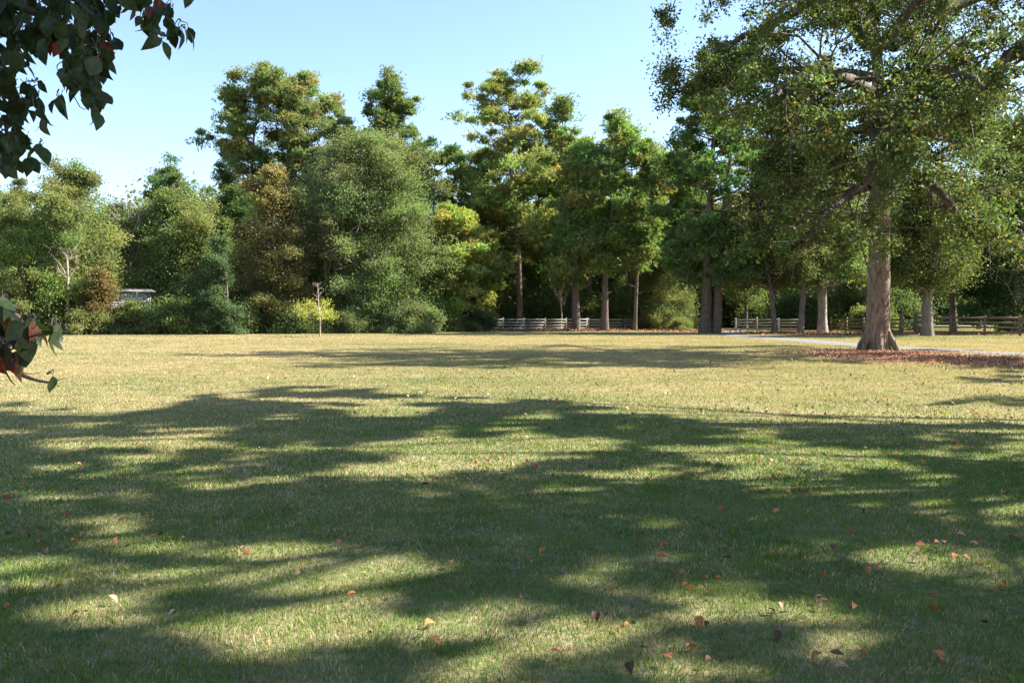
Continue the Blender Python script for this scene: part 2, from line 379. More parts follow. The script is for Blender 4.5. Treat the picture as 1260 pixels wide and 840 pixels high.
# ------------------------------------------------------------------ pines
def pine(label, px, d, ytop, wpx, ybot, tr=.28, lean=0, n=3600, col=(.085, .115, .035), seed=1, name='pine_tree', split=False, dens=1.0, group='tall pines of the treeline', dead=4, mixc=None, frac=0.0, bark=None, needle=.35):
    rng = np.random.default_rng(seed); n = int(n * 2.3); col = tuple(np.array(col) * (2.75, 2.4, 2.85))
    x0 = wx(px, d); H = wz(ytop, d); Rr = 1.1 * wpx / FPX * d / 2; hb = max(.6, wz(ybot, d))
    t = thing(name, label, 'tree', (x0, d, 0), 0, group)
    dx = lean / FPX * d
    tp = smooth_path([(0, 0, -.1), (dx * .15 + rng.normal() * .15, rng.normal() * .2, H * .33), (dx * .55 + rng.normal() * .25, rng.normal() * .3, H * .66), (dx, 0, H * .97)], 14)
    g = Geo(); tube(g, tp, [tr * 1.35, tr * 1.02] + [tr * (1 - .88 * q) for q in np.linspace(.08, 1, 12)], 9, rng=rng, lump=.12)
    if split:
        tp2 = smooth_path([(1.0, -.1, -.1), (1.25, 0, H * .25), (1.9, .3, H * .55), (2.6, 0, H * .85)], 12)
        tube(g, tp2, [tr * 1.0, tr * .85] + [tr * .8 * (1 - .85 * q) for q in np.linspace(.08, 1, 10)], 9, rng=rng, lump=.12)
    def trunk_at(z):
        return np.array([np.interp(z, tp[:, 2], tp[:, 0]), np.interp(z, tp[:, 2], tp[:, 1]), z])
    # bare dead stubs below the crown
    for q in range(dead):
        z = hb * (.45 + .5 * rng.random()); a = rng.random() * 6.28; L = .6 + 1.4 * rng.random()
        o = trunk_at(z); e = o + np.array([math.cos(a) * L, math.sin(a) * L, .25 * L])
        tube(g, smooth_path([o, e], 3), [.05, .015], 4)
    C = []; z = hb; 
    while z < H * .985:
        s = (z - hb) / (H - hb)
        prof = min(1, .55 + s * 1.1) * max(.02, 1 - s ** 2.4) ** .6
        for q in range(2 if rng.random() < .75 else 3):
            a = rng.random() * 2 * math.pi; L = Rr * prof * (.35 + .85 * rng.random())
            o = trunk_at(z); up = .12 + .5 * s + .15 * rng.normal()
            dirh = np.array([math.cos(a), math.sin(a), 0])
            e = o + dirh * L + np.array([0, 0, L * up])
            m = o + dirh * L * .5 + np.array([0, 0, L * up * .3])
            pp = smooth_path([o, m, e], 5)
            tube(g, pp, [.05 + .012 * L, .02], 4)
            ncl = int(2 + L * .95)
            for c in range(ncl):
                f = 1 - .62 * rng.random() ** 1.3
                p = pp[0] * (1 - f) ** 2 + 2 * f * (1 - f) * pp[2] + f * f * pp[-1]
                side = np.cross(dirh, [0, 0, 1]) * rng.normal() * L * .24
                C.append(np.append(p + side + [0, 0, .5 * rng.normal()], .35 + .85 * rng.random()))
        z += (.5 + .6 * rng.random()) / max(.35, dens)
    C = np.array(C)
    link('trunk', g.mesh('trunk', bark or M_PINEBARK, smooth=True), t)
    per = max(3, n // len(C))
    cc = np.repeat(C, per, 0); off = rng.normal(size=(len(cc), 3)) * .52 * np.array([1, 1, .55])
    P = cc[:, :3] + off * cc[:, 3:]
    base = tint(rng, col, len(C), .10); base[:, 0] *= 1 + .12 * rng.normal(size=len(C))
    colr = np.repeat(np.clip(base, .01, 1), per, 0) * (1 + .16 * rng.normal(size=(len(P), 1)))
    if frac > 0:
        mk = rng.random(len(P)) < frac; colr[mk] = np.asarray(mixc) * (1 + .2 * rng.normal(size=(mk.sum(), 1)))
    g = Geo(); tufts(g, P, needle, np.clip(colr, .008, 1), rng, 6)
    link('crown', g.mesh('crown', M_NEEDLE), t)
    return t

# ------------------------------------------------------------------ broadleaf trees
def broadleaf(label, px, d, ytop, wpx, ybot, n=16000, col=(.105, .135, .05), seed=1, mixc=None, frac=0., leaf=.2, tr=.25, shape='round', bark=None, name='broadleaf_tree', group='broadleaf trees of the treeline', lobes=22, depth=None, baretop=0, cat='tree', asp=.62, solid=.35, pxb=None):
    rng = np.random.default_rng(seed); n = int(n * 2.1); leaf *= .88; lobes = int(lobes * 1.35)
    x0 = wx(px, d); H = wz(ytop, d); Rr = wpx / FPX * d / 2; hb = max(0.0, wz(ybot, d))
    dy = depth or min(Rr, 5.0)
    t = thing(name, label, cat, (x0, d, 0), 0, group)
    sh = ((pxb - px) / FPX * d) if pxb else 0
    g = Geo()
    tp = smooth_path([(sh, 0, -.1), (sh * .7 + rng.normal() * .2, rng.normal() * .2, H * .3), (rng.normal() * .3, rng.normal() * .2, H * .6), (rng.normal() * .3, 0, H * .93)], 12)
    tube(g, tp, [tr * 1.4, tr] + [tr * (1 - .9 * q) for q in np.linspace(.05, 1, 10)], 8, rng=rng, lump=.1)
    Lb = []
    for k in range(lobes):
        s = (k + rng.random()) / lobes                       # height fraction
        if shape == 'round': pr = math.sqrt(max(.05, 1 - (max(0, (s - .35) / .65)) ** 2.3 - (max(0, (.35 - s) / .35)) ** 2.5 * .35))
        elif shape == 'cone': pr = max(.12, 1.02 - s) ** .75
        elif shape == 'skirt': pr = math.sqrt(max(.04, 1 - s ** 2.3))
        else: pr = math.sqrt(max(.05, 1 - (1 - s) ** 3)) * math.sqrt(max(.1, 1 - s ** 5))
        lr = Rr * (.20 + .24 * rng.random() ** 1.4) * (.6 + .4 * pr)
        a = rng.random() * 2 * math.pi; rad = max(0, pr - .2) * (.5 + .55 * rng.random() ** .5) * (1 + .12 * rng.normal())
        z = hb + (H - hb) * s; z = min(z, H - lr * .8); z = max(z, hb + lr * .5)
        c = np.array([math.cos(a) * rad * Rr, math.sin(a) * rad * dy, z])
        Lb.append((c, lr))
        zt = max(.4, hb * .9, z - rad * Rr * .7)
        o = np.array([np.interp(zt, tp[:, 2], tp[:, 0]), np.interp(zt, tp[:, 2], tp[:, 1]), zt])
        pp = smooth_path([o, (o + c) / 2 + rng.normal(size=3) * .2, c], 5)
        tube(g, pp, [tr * .38, tr * .12], 5)
        for q in range(4):
            e = c + rdir(rng, 1, .2)[0] * lr * .95
            tube(g, smooth_path([pp[3], e], 3), [tr * .14, .015], 4)
    link('trunk', g.mesh('trunk', bark or M_GREYBARK, smooth=True), t)
    tot = sum(l[1] ** 2 for l in Lb); P = []; CC = []
    for c, lr in Lb:
        m = int(n * lr ** 2 / tot)
        ncl = max(6, m // 52)
        u = rdir(rng, ncl, .1); nbg = max(4, ncl // 7); ub = rdir(rng, nbg, .12); Lb_ = lr * (.75 + .75 * rng.random(nbg))
        bi = rng.integers(0, nbg, ncl); f = .35 + .65 * rng.random(ncl) ** .7
        cl = c + (ub[bi] * .85 + u * .32) * (Lb_[bi] * f)[:, None] * np.array([1, 1, .85])
        cl[:, 2] -= .12 * lr * f ** 2
        per = m // ncl
        sz = .20 + .13 * lr * rng.random(ncl)
        pts = np.repeat(cl, per, 0) + rng.normal(size=(ncl * per, 3)) * np.repeat(sz, per)[:, None] * np.array([1.15, 1.15, .6])
        lc = tint(rng, col, 1, .13)[0]
        cb = np.repeat(lc[None] * (1 + .1 * rng.normal(size=(ncl, 1))), per, 0)
        P.append(pts); CC.append(cb)
    if shape != 'cone':
        nf = int(n * .45) // 40; sf = rng.random(nf) ** .9; a = rng.random(nf) * 6.283; q = np.sqrt(rng.random(nf)) * .82
        pf = np.sqrt(np.clip(1 - np.clip((sf - .35) / .65, 0, 1) ** 2.3, .05, 1))
        cf = np.stack([np.cos(a) * q * pf * Rr, np.sin(a) * q * pf * dy * .8 + .5, hb + (H * .93 - hb) * sf], 1)
        P.append(np.repeat(cf, 40, 0) + rng.normal(size=(nf * 40, 3)) * .5); CC.append(np.repeat(tint(rng, col, nf, .12), 40, 0))
    P = np.concatenate(P); CC = np.concatenate(CC) * (1 + .14 * rng.normal(size=(len(P), 1)))
    P[:, 2] = np.abs(P[:, 2] - .1) + .1
    if mixc is not None:
        fld = fbm(P[:, 0] * .5 + P[:, 1] * .3 + 50, P[:, 2] * .5 + 50, seed, 2)
        mk = rng.random(len(P)) < frac * np.clip((fld - .3) * 3.2, 0, 2.5)
        mc = np.asarray(mixc, float).reshape(-1, 3)
        CC[mk] = mc[rng.integers(0, len(mc), mk.sum())] * (1 + .2 * rng.normal(size=(mk.sum(), 1)))
    g = Geo(); leaves(g, P, leaf, np.clip(CC, .008, 1), rng, asp, .9)
    link('crown', g.mesh('crown', M_LEAF), t)
    return t

SAGE = (.165, .205, .095); OLIVE = (.185, .225, .09); DEEP = (.115, .155, .065); BLUE = (.08, .15, .07); DULL = (.12, .14, .065)
YG = [(.24, .24, .08)]; ORB = [(.46, .32, .15), (.42, .24, .11), (.36, .30, .13)]
G_B = 'broadleaf trees of the treeline'
BL = broadleaf
# left side
BL('olive green broadleaf tree at the far left, partly behind the red-tinged dogwood leaves', -15, 79, 222, 130, 414, 24000, OLIVE, 101, YG, .12, pxb=0)
BL('round-topped olive tree standing highest at the far left', 92, 77, 200, 118, 372, 24000, OLIVE, 102, YG, .12, bark=M_PALEBARK, tr=.34, pxb=82, shape='round', lobes=26, solid=.45)
BL('low olive green tree filling the space under the pale trunk near the left edge', 50, 75, 318, 130, 411, 14000, OLIVE, 103, YG, .25, shape='skirt')
BL('small tree with orange and rust tinted leaves left of the white shed', 121, 74.5, 330, 40, 409, 5000, (.13, .12, .05), 104, [(.42, .22, .11), (.34, .24, .11)], .25, shape='skirt', tr=.12)
BL('grey-green tree behind the bare twiggy tree on the left', 140, 100, 245, 80, 400, 15000, DULL, 105, depth=4)
BL('broad sage green tree right of the bare twiggy grey tree', 222, 85, 228, 142, 400, 30000, OLIVE, 106, YG, .1, shape='round', lobes=28)
BL('low spreading green tree reaching the lawn below the white shed', 211, 75.5, 376, 100, 412, 13000, OLIVE, 107, YG, .18, shape='skirt', depth=2.0)
BL('leafy sprig-like small tree partly veiling the white shed', 165, 75.2, 371, 34, 411, 2600, OLIVE, 126, YG, .2, shape='skirt', tr=.08, lobes=9)
BL('small conical blue-green tree at the lawn edge between olive crowns', 271, 75, 290, 64, 412, 14000, (.11, .165, .085), 108, shape='cone', tr=.12, leaf=.16, solid=.25)
BL('yellow-brown turning tree with orange leaf patches behind the yellow sapling', 338, 80, 205, 96, 411, 26000, (.21, .20, .095), 109, ORB, .22, shape='round', lobes=26, leaf=.2)
BL('largest sage green broadleaf tree, wide dense crown down to the lawn', 455, 84, 162, 196, 416, 74000, SAGE, 110, lobes=60, tr=.4, leaf=.19, shape='round', depth=6)
BL('dark green tree between the orange-tinted tree and the blue-green cone', 296, 88, 228, 66, 405, 15000, DEEP, 111)
BL('grey-green tree squeezed behind the largest sage tree on its left shoulder', 395, 92, 178, 80, 400, 16000, SAGE, 112)
BL('pale willow-like green tree with fine drooping foliage beside the thick double pine', 822, 96, 308, 84, 404, 17000, (.17, .19, .08), 113, shape='skirt', leaf=.22, asp=.3, tr=.15)
# right side broadleaf trees
G_R = 'trees standing along the driveway and right fence'
BL('slim dark-trunked tree just left of the pale trunks by the driveway', 940, 77, 205, 100, 350, 16000, (.10, .12, .042), 114, YG, .12, tr=.24, pxb=954, group=G_R, bark=M_PINEBARK)
BL('bluish grey trunk tree left of the thickest pale trunk by the driveway', 975, 78, 190, 100, 350, 15000, DULL, 115, YG, .15, tr=.27, pxb=985, group=G_R)
BL('pale sunlit thick trunk tree just left of the great oak in the distance', 1020, 80, 160, 120, 345, 16000, OLIVE, 116, YG, .2, tr=.42, pxb=1012, bark=M_PALEBARK, group=G_R)
BL('thin trunked young tree standing on the sunny field beyond the driveway opening', 918, 104, 300, 60, 372, 5000, OLIVE, 117, YG, .25, tr=.2, group=G_R)
BL('grey trunked tree standing in front of the right-hand brown fence', 1150, 69, 215, 130, 352, 20000, (.09, .11, .04), 118, YG, .14, tr=.42, pxb=1141, group=G_R)
BL('dark leaning trunk tree behind the right-hand brown fence', 1180, 88, 240, 100, 345, 12000, DEEP, 119, tr=.36, pxb=1174, bark=M_PINEBARK, group=G_R)
BL('dense dark evergreen tree filling the right edge beside the fence end', 1252, 77, 150, 130, 398, 34000, (.05, .08, .032), 120, shape='round', leaf=.2, group=G_R, lobes=34)
BL('dim green tree behind the great oak between the grey trunk and pale trunks', 1080, 100, 200, 150, 372, 20000, DULL, 121, YG, .1, group=G_R, lobes=28)
BL('tall dark green tree far behind the right fence near the frame edge', 1205, 105, 120, 150, 375, 22000, DEEP, 122, group=G_R, lobes=28)
BL('dark rounded tree beyond the fence right of the gate posts', 1255, 84, 230, 110, 392, 12000, DEEP, 123, group=G_R)
BL('mid green tree behind the slim dark trunk, beyond the driveway', 930, 118, 180, 120, 380, 16000, DULL, 124, YG, .1, group=G_R)
BL('olive tree behind the pair of pale trunks, far beyond the rail fence', 1010, 122, 130, 120, 378, 16000, DULL, 125, YG, .1, group=G_R)

# pines
P = pine
P('tall open-crowned pine at the left of the group of three rising above the treeline', 312, 98, 94, 108, 250, .3, 12, 7000, (.075, .10, .035), 201, dens=1.0)
P('round-topped pine in the middle of the group of three above the treeline', 388, 99, 102, 140, 240, .3, -6, 10500, (.078, .10, .037), 202, dens=1.3)
P('dark dense-topped pine at the right of the group of three above the treeline', 480, 98, 96, 74, 280, .3, -2, 6800, (.058, .088, .03), 203, dens=1.25)
P('short dark pine top showing behind the sage tree on the left', 206, 104, 206, 84, 330, .26, 2, 5000, (.055, .085, .03), 204, dens=1.2)
P('small pine behind the dip in the treeline right of the leftmost sage tree', 272, 102, 212, 66, 340, .24, 6, 3600, (.065, .095, .035), 205)
P('yellow-green pine with branches down to the lawn left of the fence', 548, 88, 262, 104, 398, .2, 6, 7600, (.12, .15, .042), 206, dens=1.2)
P('second yellow-green low pine tucked behind the left end of the fence', 590, 95, 292, 84, 394, .2, 0, 5200, (.115, .145, .042), 207, dens=1.1)
P('pine with a flat top stretching left behind the yellow-green pines', 540, 102, 184, 124, 330, .25, -4, 7600, (.075, .105, .035), 208)
P('tallest pine of the fence line, broad pale-lit head leaning left over the others', 640, 96, 94, 126, 300, .34, -14, 9500, (.10, .128, .042), 209, dens=1.05)
P('pine close behind the tallest pine, its narrow head on the right shoulder', 688, 100, 126, 72, 318, .3, 4, 5600, (.082, .115, .037), 210)
P('straight dark-trunked pine standing at the rail fence middle', 709, 91, 178, 84, 345, .42, 6, 5800, (.085, .122, .038), 211)
P('pine with a slightly bent trunk whose base shows pale at the fence', 744, 90.5, 150, 104, 330, .36, 14, 7200, (.080, .118, .036), 212, dens=1.05)
P('slender pine with a thin pale trunk at the right end of the rail fence', 781, 90, 182, 70, 318, .2, 14, 4400, (.07, .108, .034), 213)
P('pine behind the thin pale-trunked pine, lower and dark', 815, 104, 200, 90, 325, .26, 0, 5400, (.058, .09, .03), 214)
P('thick double-trunked dark pine beside the driveway opening', 868, 81, 96, 150, 345, .5, 14, 11000, (.05, .085, .027), 215, split=True, dens=1.2)
P('dim pine behind the gap between the tallest pines and the big sage tree', 612, 112, 236, 90, 350, .24, 0, 6000, (.07, .10, .035), 216)
P('mid-height pine behind the straight dark trunk near the fence', 665, 106, 196, 90, 345, .26, 0, 4800, (.078, .11, .036), 217)
P('pine behind the great oak canopy left of its trunk', 955, 114, 120, 110, 330, .3, 0, 6000, (.055, .088, .03), 218, dens=1.1)

P('pine head filling the sky between the yellow-green pines and the tallest pine', 598, 101, 186, 96, 320, .26, 0, 6000, (.085, .115, .038), 219, dens=1.1)
P('fluffy pine between the narrow head and the straight dark trunk', 726, 100, 168, 84, 320, .26, -4, 5600, (.085, .118, .038), 220, dens=1.1)
P('pine behind and left of the thick double pine, its head level with it', 842, 101, 186, 96, 320, .28, -6, 6500, (.075, .11, .035), 221, dens=1.1)
P('pine behind the bent pine, lit yellowish on its right side', 775, 103, 176, 88, 320, .26, 0, 5600, (.09, .12, .038), 222, dens=1.1)

# understory shrubs along the treeline: copies of three kinds
G_S = 'understory shrubs along the treeline'
def copy_thing(src, label, loc, rotz, sc=1.0):
    c = src.copy(); COL.objects.link(c); c['label'] = label; c.location = loc; c.rotation_euler = (0, 0, rotz); c.scale = (sc,) * 3
    for ch in src.children:
        k = ch.copy(); COL.objects.link(k); k.parent = c
    return c
def find(lb):
    return [o for o in bpy.data.objects if o.get('label', '').startswith(lb)][0]
fills = [('grey-green tree squeezed', -40, 96, .8, 'sage tree rising behind the far left edge trees'),
 ('grey-green tree squeezed', 30, 95, .85, 'sage green tree filling the wall of foliage left of the pale trunk'),
 ('dark green tree between', 130, 102, .9, 'dark tree in the notch behind the bare grey twigs'),
 ('grey-green tree behind the bare', 175, 98, .95, 'grey-green tree between the bare twigs and the broad sage tree'),
 ('broad sage green tree', 262, 96, .92, 'sage green tree behind the blue-green conical tree'),
 ('grey-green tree squeezed', 315, 92, .84, 'grey-green tree directly behind the turning tree'),
 ('dark green tree between', 372, 90, 1.0, 'dark tree between the turning tree and the biggest sage crown'),
 ('grey-green tree squeezed', 520, 93, .95, 'grey-green tree at the right shoulder of the biggest sage tree'),
 ('broad sage green tree', 580, 104, .95, 'olive tree behind the yellow-green low pines'),
 ('grey-green tree behind the bare', 650, 110, .9, 'hazy green tree behind the tallest pine trunk'),
 ('grey-green tree behind the bare', 735, 112, .95, 'hazy green tree behind the fence between pine trunks'),
 ('broad sage green tree', 795, 114, .85, 'olive tree behind the right end of the grey fence')]
rs0 = np.random.default_rng(19)
def copy_thing(src, label, loc, rotz, sc=1.0):
    c = src.copy(); COL.objects.link(c); c['label'] = label; c.location = loc; c.rotation_euler = (0, 0, rotz); c.scale = (sc,) * 3
    for ch in src.children:
        k = ch.copy(); COL.objects.link(k); k.parent = c
    return c
for nm, px, d, sc, lab in fills: copy_thing(find(nm), lab, (wx(px, d), d, 0), .6 * rs0.normal(), sc)
sh0 = BL('rounded dark shrub at the lawn edge below the far left trees', 22, 74, 378, 62, 411, 6500, DEEP, 301, shape='skirt', tr=.06, leaf=.16, name='shrub', group=G_S, cat='shrub', lobes=12)
sh1 = BL('olive shrub under the orange-tinted small tree', 112, 74, 384, 56, 411, 6500, OLIVE, 302, YG, .2, shape='skirt', tr=.06, leaf=.15, name='shrub', group=G_S, cat='shrub', lobes=12)
sh2 = BL('sprawling leafy green shrub at the foot of the big sage tree', 505, 80, 372, 84, 410, 9500, SAGE, 303, shape='skirt', tr=.06, leaf=.16, name='shrub', group=G_S, cat='shrub', lobes=14)
spots = [
 (0, 240, 76, 1.0, 'dark shrub below the blue-green conical tree on its left'),
 (0, 300, 77, 1.1, 'dark shrub at the lawn edge left of the yellow sapling'),
 (0, 362, 78, .9, 'dark low shrub directly behind the yellow sapling'),
 (2, 430, 80, .85, 'green shrub right of the yellow sapling under the big sage tree'),
 (1, 545, 86, .95, 'bright olive shrub at the left end of the rail fence'),
 (2, 585, 91, .8, 'green shrub overgrowing the rail fence left part'),
 (0, 620, 98, 1.25, 'dark shrub behind the rail fence left of the straight dark trunk'),
 (0, 672, 98, 1.5, 'dark shrub behind the rail fence between two pine trunks'),
 (2, 690, 101, 1.6, 'grey-green tall shrub far behind the middle of the rail fence'),
 (0, 728, 98, 1.35, 'dark shrub behind the fence between the dark and the bent pine trunks'),
 (0, 764, 98, 1.4, 'dark shrub behind the fence left of the thin pale trunk'),
 (1, 800, 97, .9, 'olive shrub behind the right end of the rail fence'),
 (1, 838, 91, .62, 'small bright green shrub on the straw bed left of the thick double pine'),
 (0, 160, 76, 1.0, 'dark shrub in the shade under the white shed'),
 (0, 200, 77, .95, 'dark shrub in the shade right of the white shed'),
 (2, 555, 96, 1.3, 'grey-green shrub behind the bright olive shrub at the fence end'),
 (0, 940, 108, 1.3, 'dark shrub beyond the short pale fence near the driveway'),
 (1, 905, 122, 1.4, 'olive shrub at the back of the sunny field past the driveway'),
 (0, 1010, 100, 1.5, 'dark shrub behind the fence near the thickest pale trunk'),
 (1, 1075, 92, 1.2, 'olive shrub behind the brown fence near the great oak trunk'),
 (0, 1275, 86, 1.5, 'dark shrub behind the right end of the brown fence'),
 (0, 1105, 96, 1.5, 'dark shrub behind the gate between its heavy posts'),
 (0, 975, 101, 1.6, 'dark shrub behind the pale fence between the two pale trunks'),
 (2, 1040, 104, 1.6, 'grey-green shrub behind the dark fence left of the great oak trunk'),
 (2, 338, 83, 1.5, 'tall grey-green shrub under the yellow-brown turning tree'),
 (0, 405, 84, 1.6, 'tall dark shrub between the turning tree and the big sage tree'),
 (0, 60, 78, 1.6, 'tall dark shrub under the pale-trunked tree at the left'),
 (0, 235, 80, 1.7, 'tall dark shrub behind the low spreading tree right of the shed'),
]
rs = np.random.default_rng(9)
for k, px, d, sc, lab in spots:
    copy_thing((sh0, sh1, sh2)[k], lab, (wx(px, d), d, 0), rs.random() * 6.28, sc)

# far wood behind everything: one mass
rng = np.random.default_rng(71); g = Geo()
for (n0, xa, xb, ya, yb, hh) in ((5200, -125, 45, 114, 136, 17.5), (3600, 20, 140, 148, 168, 21)):
    cx = xa + (xb - xa) * rng.random(n0); cy = ya + (yb - ya) * rng.random(n0)
    top = hh * (.65 + .5 * fbm(cx * .09 + 40, cy * 0 + 3, 5))
    cz = top * rng.random(n0) ** 1.3
    c3 = np.repeat(np.stack([cx, cy, cz], 1), 42, 0) + rng.normal(size=(n0 * 42, 3)) * 1.15
    c3[:, 2] = np.abs(c3[:, 2])
    cb = np.repeat(tint(rng, (.13, .155, .07), n0, .18), 42, 0) * (1 + .15 * rng.normal(size=(len(c3), 1)))
    leaves(g, c3, .62, np.clip(cb, .01, 1), rng, .6)
    for q in range(60):
        x = xa + (xb - xa) * rng.random(); y = ya + (yb - ya) * rng.random() * .5
        tube(g, smooth_path([(x, y, -.1), (x + rng.normal(), y, 11)], 3), [.25, .08], 5, (.12, .09, .07))
tag(link('woods', g.mesh('woods', M_LEAF)), None, None, kind='stuff')

# bare twiggy trees
def bare_tree(label, px, d, ytop, wpx, seed, pale=True, nb=14, ybot=405, tr=.12):
    rng = np.random.default_rng(seed); H = wz(ytop, d); W = wpx / FPX * d
    t = thing('bare_tree', label, 'tree', (wx(px, d), d, 0), 0)
    g = Geo(); tp = smooth_path([(0, 0, -.1), (.1, 0, H * .4), (-.1, .1, H * .75), (.1, 0, H)], 10)
    tube(g, tp, [tr * 1.2, tr, tr * .7, tr * .25], 7)
    link('trunk', g.mesh('trunk', M_PALEBARK if pale else M_GREYBARK, smooth=True), t)
    for b in range(nb):
        g = Geo(); i = 2 + int(rng.random() * 6); o = tp[i]; L = W * (.4 + .4 * rng.random()); a = rng.random() * 6.28
        d3 = nrm(np.array([math.cos(a), math.sin(a) * .6, .8 + .7 * rng.random()]))
        pp = smooth_path([o, o + d3 * L * .5 + rng.normal(size=3) * .15, o + d3 * L * 1.1 + np.array([0, 0, .3])], 6)
        tube(g, pp, [tr * .5, tr * .12], 5); tips = []
        side_branches(rng, g, pp, tr * .8, 2, tips, L, .3, 5, .25)
        link('branch', g.mesh('branch', M_PALEBARK if pale else M_GREYBARK, smooth=True), t)
    return t
bare_tree('bare grey twiggy tree rising in the notch left of the sage tree', 158, 84, 258, 70, 401, pale=False, nb=18, tr=.16)
bare_tree('second bare grey tree, shorter, left of the white shed', 140, 82, 300, 50, 402, pale=False, nb=12)
bare_tree('slender tree with a pale sunlit trunk and bare lower limbs at the far left', 83, 74.0, 240, 46, 406, nb=14, tr=.10)
bare_tree('small dead white branching sapling behind the rail fence', 690, 94, 352, 34, 403, nb=9, tr=.06)
bare_tree('pale dead tree poking out of the crown left of the big sage tree', 400, 83, 250, 40, 404, nb=10, tr=.09)

# yellow sapling on the lawn
rng = np.random.default_rng(33); d = 65.5; x = wx(393.5, d)
t = thing('sapling', 'small sapling with yellow-green leaves and thin pale trunk alone on the lawn', 'sapling', (x, d, 0))
g = Geo(); tp = smooth_path([(0, 0, -.1), (.02, 0, 1.2), (-.08, 0, 2.2), (-.14, 0, 4.0)], 12); tube(g, tp, [.07, .055, .05, .02], 7)
link('trunk', g.mesh('trunk', M_PALEBARK, smooth=True), t)
tips = []; gb = Geo()
for b in range(15):
    a = rng.random() * 6.28; z = 1.25 + 1.0 * rng.random(); L = 1.0 + .9 * rng.random()
    o = np.array([-.04, 0, z]); e = o + np.array([math.cos(a) * L, math.sin(a) * L, (.05 + .4 * rng.random()) * L])
    pp = smooth_path([o, (o + e) / 2 - [0, 0, .05], e], 5); tube(gb, pp, [.022, .008], 4); tips += [pp[2], pp[3], pp[4], (pp[3] + pp[4]) / 2]
for b in range(22):
    a = rng.random() * 6.28; z = 2.4 + 1.5 * rng.random(); L = .25 + .3 * rng.random()
    o = np.array([-.1, 0, z]); tube(gb, smooth_path([o, o + np.array([math.cos(a) * L, math.sin(a) * L, L * .7])], 3), [.012, .006], 4)
link('branches', gb.mesh('branches', M_PALEBARK), t)
tips = np.array(tips); Pp = np.repeat(tips, 30, 0) + rng.normal(size=(len(tips) * 30, 3)) * np.array([.2, .2, .2])
g = Geo(); leaves(g, Pp, .11, tint(rng, (.40, .38, .10), len(Pp), .2, [(.24, .32, .07)], .3), rng)
link('crown', g.mesh('crown', M_LEAF), t)

# ------------------------------------------------------------------ the great oak
rng = np.random.default_rng(77)
OD = 40.0; OX = wx(1080, OD)
oak = thing('oak_tree', 'huge thick-trunked oak with spreading crown on a red straw bed at the right', 'tree', (OX, OD, 0))
def oat(px, py, dy=0.0):
    dd = OD + dy; return np.array([wx(px, dd) - OX, dy, wz(py, dd)])
g = Geo()
tp = smooth_path([(0, 0, -.15), (-.02, 0, .35), (.0, 0, 1.3), (.03, 0, 4), (.05, 0, 6.6), (-.03, 0, 8.6), (-.12, .2, 10.8), (.05, .4, 12.5), (-.25, .5, 15), (-.5, .6, 18)], 44)
zz = tp[:, 2]
rad = .9 * np.interp(zz, [-.15, .1, .35, .8, 1.5, 4, 7, 9, 11, 14, 18], [.70, .645, .61, .575, .57, .51, .47, .41, .34, .24, .10])
tube(g, tp, rad, 20, rng=rng, lump=.09)
for a in np.linspace(0, 6.28, 8)[:-1]:    # root flare
    a += rng.normal() * .2
    tube(g, smooth_path([(math.cos(a) * .35, math.sin(a) * .35, .9), (math.cos(a) * .72, math.sin(a) * .72, .25), (math.cos(a) * .92, math.sin(a) * .92, -.1)], 7), [.2, .15, .06], 8, rng=rng, lump=.2)
trunk = link('trunk', g.mesh('trunk', M_OAKBARK, smooth=True), oak)
